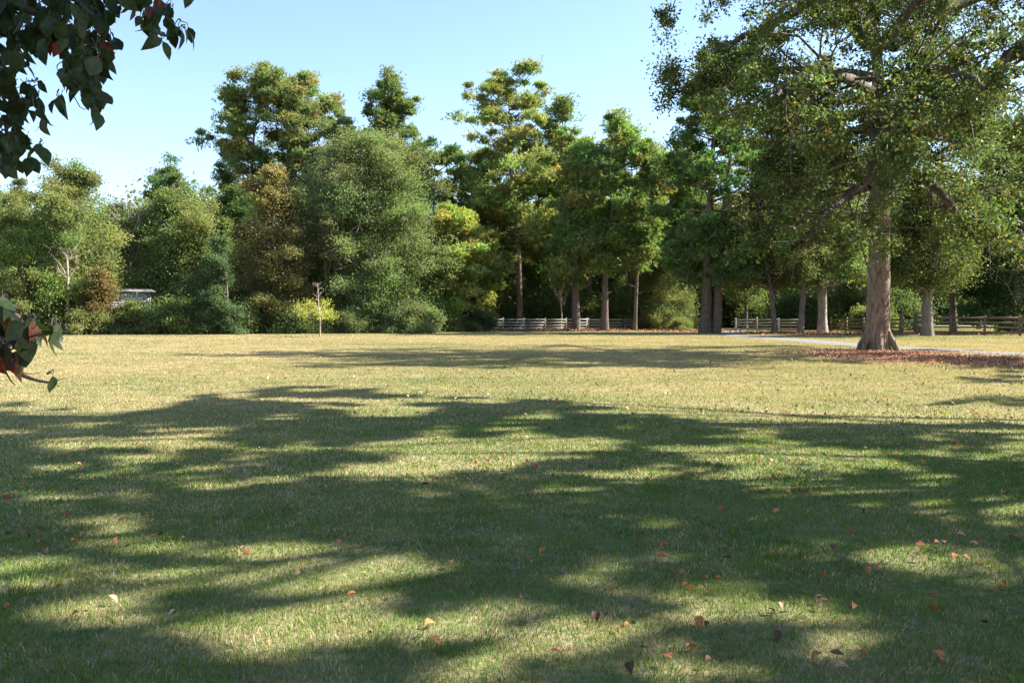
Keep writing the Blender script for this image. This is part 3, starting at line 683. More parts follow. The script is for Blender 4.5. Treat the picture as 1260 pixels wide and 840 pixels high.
limbs = [  # (control points, base radius, foliage)
 ([oat(1093, 190), oat(1112, 168, -.5), oat(1150, 132, -1), oat(1188, 108, -1), oat(1222, 86, -1.5), oat(1262, 50, -2), oat(1330, 30, -2), oat(1400, 20, -2)], .32, 1),
 ([oat(1088, 178), oat(1098, 150, .6), oat(1118, 112, 1), oat(1132, 70, 1.5), oat(1160, 20, 2), oat(1190, -40, 2)], .26, 1),
 ([oat(1068, 98), oat(1030, 92, -.5), oat(985, 90, -1), oat(940, 90, -2), oat(903, 96, -2.5), oat(876, 108, -3), oat(845, 118, -3)], .17, 1),
 ([oat(1072, 160), oat(1040, 165, -1), oat(1005, 178, -2), oat(975, 192, -3), oat(945, 200, -3.5)], .14, 1),
 ([oat(1070, 125), oat(1035, 126, -1), oat(995, 140, -2), oat(965, 165, -3), oat(945, 190, -3.5)], .15, 1),
 ([oat(1066, 30), oat(1035, 4, -.5), oat(990, 12, -1), oat(945, 35, -1.5), oat(905, 52, -2), oat(870, 70, -2)], .2, 1),
 ([oat(1092, 60), oat(1140, 25, .5), oat(1190, 5, 1), oat(1250, -15, 1), oat(1310, -30, 1)], .24, 1),
 ([oat(1110, 155, -.3), oat(1150, 152, -2), oat(1195, 162, -3), oat(1235, 178, -4), oat(1275, 190, -5)], .14, 1),
 ([oat(1066, 60), oat(1020, 10, 1), oat(960, -30, 1), oat(900, -40, 0), oat(850, -20, -1)], .22, 1),
 ([oat(1068, 10), oat(1060, -40, -1), oat(1035, -70, -1), oat(1005, -80, -1)], .2, 1),
 ([oat(1072, 20), oat(1100, -45, 1), oat(1150, -75, 1), oat(1200, -80, 1)], .2, 1),
 ([oat(1078, 210), oat(1060, 225, -3), oat(1035, 245, -5), oat(1010, 275, -7), oat(990, 300, -8)], .15, 1),
 ([oat(1085, 190), oat(1110, 205, -3), oat(1150, 235, -5.5), oat(1180, 268, -7), oat(1200, 300, -8)], .16, 1),
 ([oat(1078, 160), oat(1085, 150, -3), oat(1075, 160, -6), oat(1070, 190, -9), oat(1060, 230, -10.5)], .18, 1),
 ([oat(1075, 120), oat(1040, 100, -4), oat(990, 95, -8), oat(950, 120, -10)], .2, 1),
 ([oat(1085, 110), oat(1120, 90, -4), oat(1170, 90, -8), oat(1210, 110, -10)], .2, 1),
 ([oat(1080, 150), oat(1060, 140, 4), oat(1020, 150, 7), oat(990, 170, 9)], .18, 1),
 ([oat(1090, 150), oat(1130, 140, 4), oat(1190, 170, 7), oat(1240, 200, 9)], .18, 1),
 ([oat(1080, 60), oat(1050, 20, -4), oat(1020, -20, -7), oat(990, -30, -9)], .18, 1),
 ([oat(1082, 60), oat(1120, 10, -4), oat(1170, -30, -6), oat(1230, -40, -8)], .18, 1),
 ([oat(1092, 215), oat(1130, 235, 1), oat(1180, 255, 2), oat(1230, 270, 2), oat(1290, 285, 1)], .15, 1),
 ([oat(1068, 230), oat(1035, 245, 1), oat(1000, 262, 1.5), oat(965, 285, 2)], .12, 1),
 ([oat(1070, 30), oat(1060, -30, 4), oat(1040, -80, 6)], .2, 1),
 ([oat(1250, 60, -2), oat(1280, 120, -3), oat(1290, 180, -4), oat(1290, 240, -5)], .12, 1),
]
tips = []
for pts, r0, f in limbs:
    pp = smooth_path(pts, 14); pp += rng.normal(size=pp.shape) * .05 * np.linspace(0, 1, 14)[:, None]
    Ln = np.linalg.norm(np.diff(pp, axis=0), axis=1).sum()
    g = Geo(); tube(g, pp, [r0 * 1.4, r0 * 1.1, r0 * .75, r0 * .28], 9, rng=rng, lump=.12)
    mine = []
    side_branches(rng, g, pp, r0, 2, mine, min(Ln, 8.5), .05, max(7, int(Ln * 1.25)), .22)
    mine += [pp[-1], pp[-2], pp[-3]]
    tips += mine
    link('limb', g.mesh('limb', M_LIMB, smooth=True), oak)
# bare drooping twigs near the fork
g = Geo()
for q in range(14):
    o = oat(1075 + rng.random() * 40, 95 + rng.random() * 30, -1.2)
    e = o + np.array([rng.normal() * .5, rng.normal() * .3, -1 - 1.2 * rng.random()])
    tube(g, smooth_path([o, (o + e) / 2 + rng.normal(size=3) * .2, e], 5), [.035, .012], 4)
link('dead_twigs', g.mesh('dead_twigs', M_GREYBARK), oak)
tips = np.array(tips)
# keep the sky gap right of the fork and the lower trunk fairly open
pxl = 630 + (tips[:, 0] + OX) / (tips[:, 1] + OD) * FPX; pyl = HY - (tips[:, 2] - EYE) / (tips[:, 1] + OD) * FPX
tips = tips[(tips[:, 2] > 3.4) & ((tips[:, 2] > 6) | (rng.random(len(tips)) < .7))]
tips = tips[rng.random(len(tips)) < .44]
per = int(160000 / len(tips))
sz = .15 + .27 * rng.random(len(tips)) ** 1.5
Pp = np.repeat(tips, per, 0) + rng.normal(size=(len(tips) * per, 3)) * np.repeat(sz, per)[:, None] * np.array([1, 1, .75])
cl = np.repeat(tint(rng, (.095, .13, .045), len(tips), .2), per, 0) * (1 + .16 * rng.normal(size=(len(Pp), 1)))
mk = rng.random(len(Pp)) < .08; mcs = np.array([(.26, .22, .06), (.30, .16, .06), (.2, .19, .05)])
cl[mk] = mcs[rng.integers(0, 3, mk.sum())]
k = Pp[:, 2] > 2.6; Pp, cl = Pp[k], cl[k]
g = Geo(); leaves(g, Pp, .155, np.clip(cl, .008, 1), rng, .55, .6)
link('crown', g.mesh('crown', M_OAKLEAF), oak)

# ------------------------------------------------------------------ shade trees outside the frame, right of the viewer
SHADE_EDGE = np.array([(-400, 505), (0, 500), (60, 503), (100, 505), (180, 500), (240, 495), (300, 487), (340, 480), (380, 476), (440, 478), (462, 486), (500, 484), (560, 488), (620, 492), (700, 500), (800, 511), (850, 520), (880, 527), (930, 524), (1000, 520), (1060, 522), (1120, 529), (1170, 538), (1260, 545), (1700, 550)], float)
LIT = [(220,553,70,6),(104,533,28,5),(290,552,60,6),(380,547,40,5),(400,502,35,4),(452,509,35,5),(510,510,30,4),(480,552,45,8),(560,562,45,5),(365,573,30,5),(584,578,35,5),(150,576,60,7),
 (264,592,45,8),(472,592,48,8),(614,604,30,5),(25,605,35,9),(50,588,40,5),(268,576,25,4),(390,578,45,7),(330,615,30,5),(60,612,50,9),(100,646,60,13),(117,670,85,10),(210,662,60,8),(300,685,90,10),(390,683,32,11),
 (60,700,80,14),(180,715,80,12),(330,715,70,12),(80,755,90,14),(200,765,80,12),(330,775,80,14),(420,760,40,20),(607,602,50,7),(573,577,60,5),(475,566,45,4),(700,607,42,5),(713,577,60,7),(500,622,42,6),(703,623,35,5),
 (803,620,40,6),(763,635,26,5),(737,682,68,8),(587,663,40,5),(507,693,26,6),(617,720,36,5),(757,722,22,5),(830,740,26,8),(500,765,80,20),(600,775,80,26),(690,790,50,20),(560,815,90,16),(720,815,50,14),
 (927,570,22,5),(973,583,42,7),(1073,575,80,8),(1200,567,60,6),(860,612,26,5),(903,612,20,5),(970,610,26,6),(1033,623,46,6),(1083,618,28,6),(1215,632,75,20),(1110,658,45,6),(1175,668,50,7),(1230,680,40,8),
 (1040,688,90,6),(1233,713,32,6),(873,713,44,6),(853,735,26,7),(923,787,90,16),(1223,807,66,20),(1077,552,34,5),(975,567,26,4),(1120,560,50,7),(1160,590,40,6),(1230,605,40,8),(870,555,30,4),(820,548,30,4),(640,545,30,4),
 (640,527,34,4),(720,540,30,4),(560,527,30,4),(180,520,50,3),(330,520,40,4),(700,655,30,4),(960,660,36,5),(1010,740,30,5)]
DARK = [(283,740,46,10),(110,690,50,7),(190,690,35,6),(283,617,60,5),(620,797,26,6),(470,817,24,8),(720,760,32,9),(1200,497,75,5.0),(1235,467,50,3.2),(1262,496,50,6),(1200,547,50,6),(1235,586,45,9),(1240,530,40,4),
 (1225,443,34,7),(1180,446,30,5),(1150,441,35,3),(1250,452,28,6)]
for (ax, ay, bx, by, th) in ((965, 604, 1250, 660, 2.6), (1020, 632, 1262, 690, 4.5), (1050, 650, 1262, 700, 4.0), (1130, 560, 1262, 575, 3), (700, 566, 940, 592, 3), (420, 640, 700, 668, 4), (30, 600, 260, 640, 4)):
    for q in np.linspace(0, 1, int((bx - ax) / 9)): DARK.append((ax + (bx - ax) * q, ay + (by - ay) * q, 9, th))
BOTTOM = np.array([(-400, 770), (0, 778), (130, 775), (200, 788), (300, 806), (400, 818), (480, 836), (520, 870), (900, 900)], float)
def shade_prob(G, rng):
    x, y = G[:, 0], np.maximum(G[:, 1], .5)
    px = 630 + FPX * x / y; py = HY + EYE * FPX / y
    infr = (G[:, 1] > 3.2)
    s = (py - 388) / 100.0
    jx = (fbm(x * 1.3, y * 1.3, 3, 2) - .5); jy = (fbm(x * 1.3 + 9, y * 1.3, 4, 2) - .5)
    qx = px + jx * 75 * s; qy = py + jy * 24 * s
    edge = np.interp(px, SHADE_EDGE[:, 0], SHADE_EDGE[:, 1])
    p = np.where(qy > edge, .95, 0.0)
    n = fbm(x * .9 + 5, y * .9, 41, 3)
    p = p * np.where(n > .585, .10, 1.0)
    n3 = fbm(x * 2.3 + 5, y * 3.2, 43, 2); p = p * np.clip(2.95 - 3.6 * n3, 0, 1)
    for (cx, cy, rx, ry) in LIT:
        q = ((qx - cx) / rx) ** 2 + ((qy - cy) / ry) ** 2
        p = p * np.clip((q - 1.1) * 1.8, 0, 1)
    for (cx, cy, rx, ry) in DARK:
        q = ((qx - cx) / rx) ** 2 + ((qy - cy) / ry) ** 2
        p = np.maximum(p, .9 * (q < 1))
    bt = np.interp(px, BOTTOM[:, 0], BOTTOM[:, 1])
    p = np.where(qy > bt, np.maximum(p, .93), p)
    p = np.where(p < .2, 0, p)
    off = np.where(fbm(x * .5, y * .5, 8) > .47, .95, .15)
    off = np.where((x < -3.7) & (y < 5.2), .97, np.where((x < -2.4) & (y < 4.5), .05, off))
    p = np.where(infr & (px > -300) & (px < 1400), p, off)
    p = np.where((y > 20) & (px < 1100), 0, p)
    return p
SH = [  # base x, y, crown centre xyz, radii, label, leaves
 ((20.0, 12.4), (13.5, 18.5, 15.5), (8.5, 6.5, 6.5), 52000, 'tall shade tree right of the viewer whose crown shades the left of the lawn'),
 ((16.0, 10.5), (13.0, 9.5, 14.0), (8.5, 6.0, 7.0), 62000, 'wide shade tree right of the viewer casting the dappled shade over the middle lawn'),
 ((15.0, 2.0), (12.5, 2.5, 12.0), (8.5, 5.0, 7.0), 50000, 'shade tree beside the viewer casting the shade at the bottom of the photo'),
 ((22.5, 14.5), (20.0, 14.0, 11.5), (6.5, 6.0, 6.5), 26000, 'shade tree beyond the right frame edge shading the right of the lawn'),
 ((29.5, 23.0), (26.0, 24.0, 10.0), (5.5, 4.5, 5.0), 9000, 'shade tree outside the right edge throwing the thin shadow tips onto the lawn'),
 ((34.0, 31.5), (31.5, 31.0, 11.5), (6.0, 6.0, 6.0), 14000, 'shade tree by the driveway outside the right edge, shading the red straw'),
]
for k, (b, cc, rr, n, lab) in enumerate(SH):
    rng = np.random.default_rng(500 + k); cc = np.array(cc); rr = np.array(rr)
    t = thing('shade_tree', lab, 'tree', (b[0], b[1], 0), 0, 'shade trees right of the viewer')
    m = n * 9; ncl = m // 20
    u = rdir(rng, ncl) * (rng.random(ncl) ** .42)[:, None]
    cl = cc + u * rr
    Pp = np.repeat(cl, 20, 0) + rng.normal(size=(ncl * 20, 3)) * .33
    G = Pp[:, :2] - SUNH[None] * (Pp[:, 2:] * COT)
    p = shade_prob(G, rng)
    out = (Pp[:, 2] > EYE + .36 * Pp[:, 1] + .4) | (Pp[:, 0] > .585 * Pp[:, 1] + .5)
    keep = out & (rng.random(len(Pp)) < p) & (Pp[:, 2] > 2.5) & ~((np.abs(Pp[:, 0]) < 1) & (np.abs(Pp[:, 1]) < 1))
    Pp = Pp[keep]; idx = rng.permutation(len(Pp))[:n]; Pp = Pp[idx]
    base = np.array([b[0], b[1], 0])
    col = tint(rng, (.085, .115, .035), len(Pp), .2, [(.25, .22, .06)], .08)
    g = Geo(); leaves(g, Pp - base, .19, col, rng, .62, .6)
    link('crown', g.mesh('crown', M_OAKLEAF), t)
    g = Geo(); top = cc - base
    tp = smooth_path([(0, 0, -.1), (0, 0, 2), (top[0] * .2, top[1] * .2, 5), (top[0] * .4, top[1] * .5, cc[2] * .75), (top[0] * .6, top[1] * .8, cc[2])], 16)
    tube(g, tp, [.55, .42, .38, .3, .2, .08], 12, rng=rng, lump=.1)
    # limbs run through the leafy parts only
    A = Pp[rng.permutation(len(Pp))[:26]] - base
    for e in A:
        z0 = max(3.5, e[2] - 3 - 2 * rng.random()); o = np.array([np.interp(z0, tp[:, 2], tp[:, 0]), np.interp(z0, tp[:, 2], tp[:, 1]), z0])
        if (base + (o + e) / 2)[0] > .585 * (base + (o + e) / 2)[1] or (o + e)[2] / 2 > EYE + .36 * (base + (o + e) / 2)[1]:
            tube(g, smooth_path([o, (o + e) / 2 + rng.normal(size=3) * .4, e], 7), [.11, .03], 6)
    link('trunk', g.mesh('trunk', M_OAKBARK, smooth=True), t)

# ------------------------------------------------------------------ dogwood at the left
def big_leaves(g, P, D, Nn, L, W, curl, fold, col):
    """ovate leaves with a midrib, fold and droop"""
    n = len(P); D = nrm(D); B = nrm(np.cross(Nn, D)); Nn = np.cross(D, B)
    ts = np.array([0, .2, .45, .72, 1.0]); ws = np.array([0, .72, 1.0, .66, 0])
    mid = []; lf = []; rt = []
    for t, wv in zip(ts, ws):
        c = P + D * (L * t * (1 - .25 * np.abs(curl) * t))[:, None] - Nn * (curl * L * t * t)[:, None]
        mid.append(c)
        if wv > 0:
            o = B * (W * .5 * wv)[:, None] ; f = Nn * (fold * W * .5 * wv)[:, None]
            lf.append(c + o + f); rt.append(c - o + f)
    V = np.stack(mid + lf + rt, 1)   # 5 + 3 + 3
    i = np.arange(n)[:, None] * 11
    q = np.concatenate([i + np.array([[1, 2, 6, 5]]), i + np.array([[2, 3, 7, 6]]), i + np.array([[2, 1, 8, 9]]), i + np.array([[3, 2, 9, 10]])])
    t = np.concatenate([i + np.array([[0, 1, 5]]), i + np.array([[3, 4, 7]]), i + np.array([[1, 0, 8]]), i + np.array([[4, 3, 10]])])
    g.add(V.reshape(-1, 3), q=q, t=t, c=np.repeat(col, 11, 0))
rng = np.random.default_rng(88)
DX, DY = -4.0, 3.1
dog = thing('dogwood_tree', 'dogwood hanging in from the left with dark drooping leaves, some turned red', 'tree', (DX, DY, 0))
def dat(px, py, d): return np.array([wx(px, d) - DX, d - DY, wz(py, d)])
UP = [(15,15,26,20),(45,25,26,18),(85,20,30,22),(120,15,22,18),(15,55,22,12),(8,90,15,9),(45,55,18,8),(70,45,20,10),(100,60,25,20),(130,60,15,9),(110,92,22,18),(125,80,18,10),(85,92,12,4),(30,78,12,6),
 (45,118,14,6),(110,118,13,6),(122,128,10,4),(120,150,6,2),(75,128,6,2),(10,120,16,9),(15,150,15,7),(30,143,14,6),(50,148,8,3),(14,182,20,14),(34,186,14,6),(12,205,12,6),(40,205,5,2),(52,188,4,2),
 (155,-2,12,4),(163,14,10,3),(190,0,18,6),(185,36,14,5),(208,26,14,6),(224,42,12,4),(203,56,6,2),(232,50,5,1),(232,-6,10,4),(180,-20,30,8),(100,-15,60,24),(20,-15,40,20),(-25,40,25,18),(-25,100,25,16),(-25,170,25,14),(-60,40,30,16),(-60,140,30,14)]
LOW = [(3,378,9,4),(8,402,14,7),(25,412,14,6),(36,404,10,4),(4,436,10,5),(18,442,12,4),(48,408,8,3),(66,410,7,3),(78,412,5,1),(-20,395,16,10),(-22,440,16,8),(62,470,3,1),(-60,410,24,14)]
tw = Geo()
def leafset(blobs, dist, Lm, redf, g, reds):
    for (cx, cy, r, n) in blobs:
        dd = min(4.3, max(dist - .3, dist + (.2 if dist > 2.9 else .07) * rng.normal()))
        for q in range(int(n * 1.9)):
            a = rng.random() * 6.28; rr = r * math.sqrt(rng.random())
            d1 = dd + (.12 if dist > 2.9 else .06) * rng.normal(); p = dat(cx + rr * math.cos(a), cy - 8 + rr * math.sin(a), d1)
            D = nrm(np.array([rng.normal() * .55, rng.normal() * .4, -1.0 + .3 * rng.normal()]))
            Nn = nrm(rng.normal(size=3) * np.array([1, .9, .3]) + np.array([0, -.3, .25]))
            L = Lm * (.6 + .55 * rng.random()); W = L * (.55 + .2 * rng.random())
            c = np.array([.035, .055, .02]) * (1 + .25 * rng.normal())
            u = rng.random()
            if u < redf: c = np.array(reds[rng.integers(0, len(reds))]) * (1 + .15 * rng.normal())
            big_leaves(g, p[None], D[None], Nn[None], np.array([L]), np.array([W]), np.array([.35 * abs(rng.normal()) + (.5 if rng.random() < .15 else 0)]), np.array([.15 + .35 * rng.random()]), np.clip(c, .01, 1)[None])
            if dist < 2.59 or (dist > 2.61 and cx < -120): continue
            # leaf stalk
            e = p - D * .014 + np.array([rng.normal() * .004, 0, .003])
            tube(tw, smooth_path([p, e], 3), [.0012, .0016], 4)
            if q % (3 if dist > 3 else 4) == 0:
                hub = dat(cx, cy - 10 - r * .4, dd); tube(tw, smooth_path([e, (e + hub) / 2 + rng.normal(size=3) * .01, hub], 4), [.0016, .0028], 4)
g = Geo()
leafset(UP, 3.3, .076, .04, g, [(.22, .045, .03), (.05, .06, .025)])
leafset(LOW, 2.6, .08, .3, g, [(.34, .035, .03), (.16, .055, .04), (.22, .11, .08), (.10, .12, .035), (.09, .11, .03)])
# rest of the crown, beyond the frame
for q in range(60):
    cx = -150 - 600 * rng.random(); cy = -260 + 560 * rng.random()
    leafset([(cx, cy, 45, 12)], 2.5 + 1.7 * rng.random(), .088, .05, g, [(.28, .05, .035)])
for q in range(30):
    leafset([(-60 + 290 * rng.random(), -60 - 200 * rng.random(), 40, 12)], 3.3 + .3 * rng.normal(), .088, .05, g, [(.28, .05, .035)])
link('foliage', g.mesh('foliage', M_DOG, smooth=True), dog)
def br(pts, r0, r1, n=12): tube(tw, smooth_path(pts, n), [r0, (r0 + r1) * .45, r1], 6, rng=rng, lump=.15)
bt = Geo(); tube(bt, smooth_path([(0, 0, -.1), (.05, 0, 1.0), (-.05, 0, 2.0), (0, .1, 3.4), (.1, .1, 4.6)], 16), [.15, .11, .10, .08, .03], 12, rng=rng, lump=.12)
tr = np.array([0., 0, 2.0])
br([(0, 0, 1.9), dat(-300, 60, 3.2), dat(-120, -10, 3.3), dat(0, 5, 3.3), dat(60, 25, 3.3), dat(100, 55, 3.3), dat(118, 100, 3.3), dat(120, 140, 3.3)], .035, .002, 26)
br([dat(-120, -10, 3.3), dat(0, -50, 3.3), dat(110, -45, 3.3), dat(180, -15, 3.3), dat(205, 20, 3.3), dat(222, 38, 3.3)], .016, .002, 18)
br([dat(-200, 10, 3.25), dat(-70, 60, 3.3), dat(-5, 100, 3.3), dat(15, 140, 3.3), dat(28, 180, 3.3)], .014, .002, 16)
br([(0, 0, 1.2), dat(-300, 380, 2.7), dat(-120, 385, 2.6), dat(-30, 395, 2.6), dat(5, 425, 2.6), dat(22, 458, 2.6), dat(55, 470, 2.6), dat(76, 466, 2.6)], .022, .0012, 24)
br([dat(-30, 395, 2.6), dat(20, 425, 2.6), dat(50, 415, 2.6), dat(76, 405, 2.6)], .005, .0012, 10)
br([dat(5, 456, 2.6), dat(12, 468, 2.6), dat(18, 474, 2.6)], .003, .0012, 5)
br([dat(-10, 452, 2.6), dat(15, 456, 2.6), dat(36, 460, 2.6), dat(50, 458, 2.6)], .003, .001, 6)
br([dat(85, 40, 3.3), dat(82, 80, 3.3), dat(90, 110, 3.3), dat(104, 136, 3.3), dat(112, 134, 3.3)], .003, .0015, 8)
br([dat(0, 5, 3.3), dat(50, 0, 3.3), dat(57, 30, 3.3)], .006, .002, 8)
for q in range(12):
    a = rng.random() * 6.28; e = np.array([math.cos(a) * 1.1 - .3, math.sin(a) * 1.0, 2.6 + 1.8 * rng.random()])
    if e[0] < 1.2: br([(0, 0, 1.8 + rng.random()), e * .5 + np.array([0, 0, 1.1]), e], .03, .004, 10)
link('trunk', bt.mesh('trunk', M_TWIG, smooth=True), dog)
link('branches', tw.mesh('branches', M_TWIG, smooth=True), dog)

# ------------------------------------------------------------------ fallen leaves
rng = np.random.default_rng(61)
variants = []
kinds = [('dry orange-brown', (.38, .15, .06)), ('dry tan', (.34, .22, .13)), ('dark brown curled', (.09, .045, .03)), ('reddish', (.32, .10, .045)), ('pinkish pale', (.40, .25, .16))]
for kc, (nm, c) in enumerate(kinds):
    for v in range(3):
        g = Geo()
        cu = .1 + .45 * rng.random(); fo = .1 + .7 * rng.random()
        big_leaves(g, np.array([[-.5, 0, .05]]), np.array([[1., .1 * rng.normal(), .2 * rng.normal()]]), np.array([[0, .3 * rng.normal(), 1.]]), np.array([1.]), np.array([.55 + .2 * rng.random()]), np.array([cu]), np.array([fo]), np.array([c]))
        variants.append((kc, g.mesh('fallen_leaf', M_DRY, smooth=True)))
seen = [(5,618,.11,0),(3,737,.12,4),(51,731,.07,4),(136,748,.085,4),(175,727,.055,1),(206,768,.06,4),(300,688,.055,0),(86,768,.06,0),(100,765,.05,0),(12,765,.05,1),(20,636,.05,4),(172,606,.05,0),(130,633,.04,3),(364,714,.05,4),(415,602,.04,3),(577,596,.075,4),(318,655,.05,1),(350,632,.09,2),(386,580,.04,3),(420,601,.04,1),
 (529,777,.08,0),(522,787,.07,0),(502,772,.05,2),(684,817,.075,3),(766,782,.05,0),(772,780,.04,0),(735,768,.08,2),(745,770,.06,2),(594,692,.05,3),(719,701,.05,4),(803,701,.04,0),(595,586,.04,3),(768,612,.035,1),(842,569,.045,3),(862,776,.09,0),(872,778,.05,2),(977,755,.06,2),(1012,747,.07,2),(964,757,.05,4),(1164,821,.1,0),(1216,780,.08,2),(1000,690,.04,0),(1100,639,.05,0),(1076,690,.05,3),(1126,687,.05,4),(1238,682,.06,3),(1249,706,.06,2),(915,678,.06,2),(840,713,.06,0),(890,573,.05,3),(1006,820,.09,0),(1034,818,.08,2),(1070,817,.06,0),(1150,582,.05,3),(1170,622,.06,3),(1190,620,.04,3),(1170,600,.04,0),(1065,636,.05,2),(1033,631,.08,2),(620,558,.05,3),(735,548,.04,0),(1140,540,.06,3),(640,746,.05,3),(905,640,.04,4),(560,725,.045,4)]
named = {0: 'large orange leaf lying near the left edge of the lawn in a sunny patch', 1: 'big pinkish leaf cut by the left edge of the photo', 3: 'cupped pinkish dry leaf, third from the left edge in the near lawn', 15: 'pale pinkish leaf standing up in the sunlit centre-left of the lawn', 20: 'bright orange dry leaf at the bottom centre, left of the lone red leaf', 23: 'lone red-orange leaf close to the bottom edge right of centre', 34: 'orange-brown leaf in the shade at the lower right of centre', 39: 'large orange leaf in the sun patch near the bottom right corner'}
glabel = {0: 'small dry orange-brown leaf fallen on the mown lawn', 1: 'small dry tan leaf fallen on the mown lawn', 2: 'small dark brown curled leaf fallen on the mown lawn', 3: 'small reddish leaf fallen on the mown lawn', 4: 'small pinkish pale leaf fallen on the mown lawn'}
def put_leaf(x, y, L, kc, lab=None):
    ms = [m for (k, m) in variants if k == kc]; o = link('fallen_leaf', ms[rng.integers(0, len(ms))])
    o.location = (x, y, .034 + .018 * rng.random()); o.scale = (L, L, L)
    o.rotation_euler = (rng.normal() * .22, rng.normal() * .22, rng.random() * 6.28)
    tag(o, lab or glabel[kc], 'leaf', 'fallen leaves on the lawn')
for i, (px, py, L, kc) in enumerate(seen):
    d = gd(py); put_leaf(wx(px, d), d, L * .85, kc, named.get(i))
cnt = len(seen); clumps = [(1260 * rng.random() ** .7, 4.2 + 6.5 * rng.random()) for _ in range(16)]
while cnt < 295:
    u = rng.random(); d = 3.9 + 9.5 * rng.random() ** 1.1; px = 1260 * rng.random()
    if rng.random() > .3 + .7 * px / 1260: continue
    if rng.random() < .45:
        c_ = clumps[rng.integers(0, len(clumps))]; px = c_[0] + rng.normal() * 34; d = max(3.9, c_[1] + rng.normal() * .35)
    kc = int(rng.choice([0, 1, 2, 3, 4], p=[.28, .12, .34, .18, .08])); put_leaf(wx(px, d), d, .035 + .04 * rng.random(), kc); cnt += 1
n = 2600; d = 13 + 27 * rng.random(n) ** 1.2; px = 1300 * rng.random(n) ** .6
g = Geo(); c = tint(rng, (.33, .14, .08), n, .25, [(.15, .08, .05), (.42, .26, .18)], .5)
leaves(g, np.stack([wx(px, d), d, .03 + .02 * rng.random(n)], 1), .07, c, rng, .6, 1.5)
tag(link('leaf_litter', g.mesh('leaf_litter', M_DRY)), None, None, kind='stuff')
# leaf litter clump on the left lawn edge (reddish patch)
# ------------------------------------------------------------------ fences
def box(g, c, s, rz=0, jit=0, rng=None, tilt=0):
    c = np.asarray(c, float); s = np.asarray(s, float) / 2
    v = np.array([(x, y, z) for x in (-1, 1) for y in (-1, 1) for z in (-1, 1)], float) * s
    v[:, 2] += v[:, 0] * tilt
    R2 = np.array([[math.cos(rz), -math.sin(rz), 0], [math.sin(rz), math.cos(rz), 0], [0, 0, 1]])
    v = v @ R2.T + c
    g.add(v, q=[(0, 1, 3, 2), (4, 6, 7, 5), (0, 4, 5, 1), (2, 3, 7, 6), (0, 2, 6, 4), (1, 5, 7, 3)])
def fence(label, a, b, h, rails, material, step=2.3, seed=0, pw=.14, rh=.14, name='rail_fence'):
    rng = np.random.default_rng(seed); a = np.array(a, float); b = np.array(b, float)
    Ln = np.linalg.norm(b - a); k = max(1, round(Ln / step)); dv = (b - a) / Ln; rz = math.atan2(dv[1], dv[0]); nv = np.array([-dv[1], dv[0]])
    t = thing(name, label, 'fence', (*a, 0))
    for i in range(k + 1):
        p = dv * Ln * i / k; g = Geo(); hh = h + .08 + .05 * rng.random()
        box(g, (p[0], p[1], hh / 2 - .1), (pw, pw, hh + .2), rz + rng.normal() * .03, tilt=0)
        link('post', g.mesh('post', material), t)
    for i in range(k):
        for r in range(rails):
            z = .28 + (h - .36) * r / (rails - 1) + rng.normal() * .012
            p = dv * Ln * (i + .5) / k - nv * (pw / 2 + .022); g = Geo()
            box(g, (p[0], p[1], z), (Ln / k - .015, .035, rh), rz, tilt=rng.normal() * .006)
            link('rail', g.mesh('rail', material), t)
    return t
fence('weathered grey four-rail fence running behind the far lawn under the pines', (wx(541, 92), 92), (wx(722, 93.5), 93.5), 1.25, 4, M_RAILGREY, 2.15, 1)
fence('right half of the grey rail fence between the bent pine and the willow-like tree', (wx(724, 93.6), 93.6), (wx(835, 97), 97), 1.2, 4, M_RAILGREY, 2.15, 2)
fence('short pale rail fence right of the driveway opening, behind the slim dark trunk', (wx(905, 92), 92), (wx(985, 89), 89), 1.25, 4, M_RAILGREY, 2.3, 3)
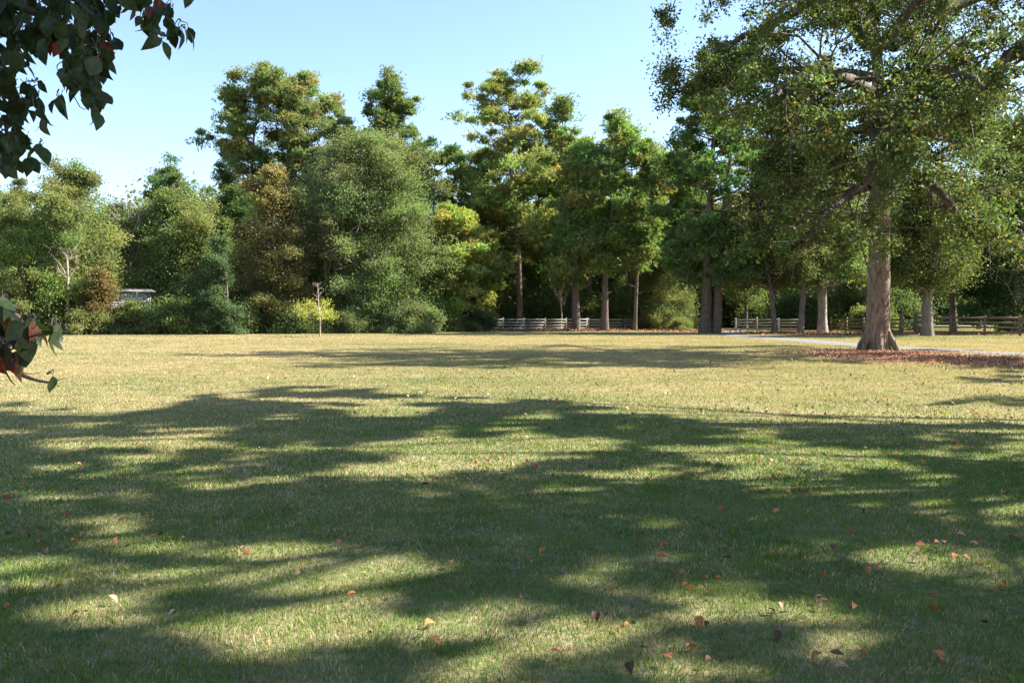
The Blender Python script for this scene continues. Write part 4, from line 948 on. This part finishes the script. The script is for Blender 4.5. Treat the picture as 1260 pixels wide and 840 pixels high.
fence('dark rail fence running behind the great oak trunk to the gate', (wx(1022, 84), 84), (wx(1108, 74), 74), 1.3, 4, M_RAILBROWN, 2.3, 4)
fence('long brown four-rail fence at the right beyond the driveway', (wx(1128, 73), 73), (wx(1300, 69), 69), 1.5, 4, M_RAILBROWN, 2.7, 5, .18, .16)
# gate with heavy posts
t = thing('gate', 'metal tube gate between two heavy dark posts right of the great oak', 'gate', (wx(1118, 74), 74, 0))
hw = (1127 - 1109) / 2 / FPX * 74
for s in (-1, 1):
    g = Geo(); box(g, (s * hw, 0, .85), (.24, .24, 1.9)); box(g, (s * hw, 0, 1.83), (.29, .29, .06)); link('gate_post', g.mesh('gate_post', M_RAILBROWN), t)
g = Geo()
for r in range(5): tube(g, [(-hw + .16, 0, .25 + .22 * r), (hw - .16, 0, .25 + .22 * r)], [.025, .025], 8)
for s in (-1, 0, 1): tube(g, [(s * (hw - .16), .03, .2), (s * (hw - .16), .03, 1.2)], [.025, .025], 8)
link('gate_panel', g.mesh('gate_panel', M_RAILGREY, smooth=True), t)

# ------------------------------------------------------------------ white shed
d = 80; t = thing('shed', 'white clapboard shed glimpsed high between the trees at the left', 'shed', (wx(157, d), d, 0), R(38))
W2 = 56 / FPX * d / 2; top = wz(359, d)
g = Geo(); box(g, (0, 1.6, top / 2), (2 * W2, 3.0, top)); zb = .1
while zb < top - .05:
    box(g, (0, .07, zb + .09), (2 * W2 + .04, .05, .15)); zb += .21
link('wall', g.mesh('wall', M_WHITE), t)
g = Geo(); e = .35
V = [(-W2 - e, -.35, top - .02), (W2 + e, -.35, top - .02), (W2 + e, 1.6, top + .25), (-W2 - e, 1.6, top + .25), (-W2 - e, 3.5, top - .02), (W2 + e, 3.5, top - .02)]
V += [(x, y, z + .1) for x, y, z in V]
g.add(V, q=[(0, 1, 2, 3), (3, 2, 5, 4), (6, 9, 8, 7), (9, 10, 11, 8), (0, 6, 7, 1), (4, 5, 11, 10), (0, 3, 9, 6), (3, 4, 10, 9), (1, 7, 8, 2), (2, 8, 11, 5)])
link('roof', g.mesh('roof', M_ROOF), t)
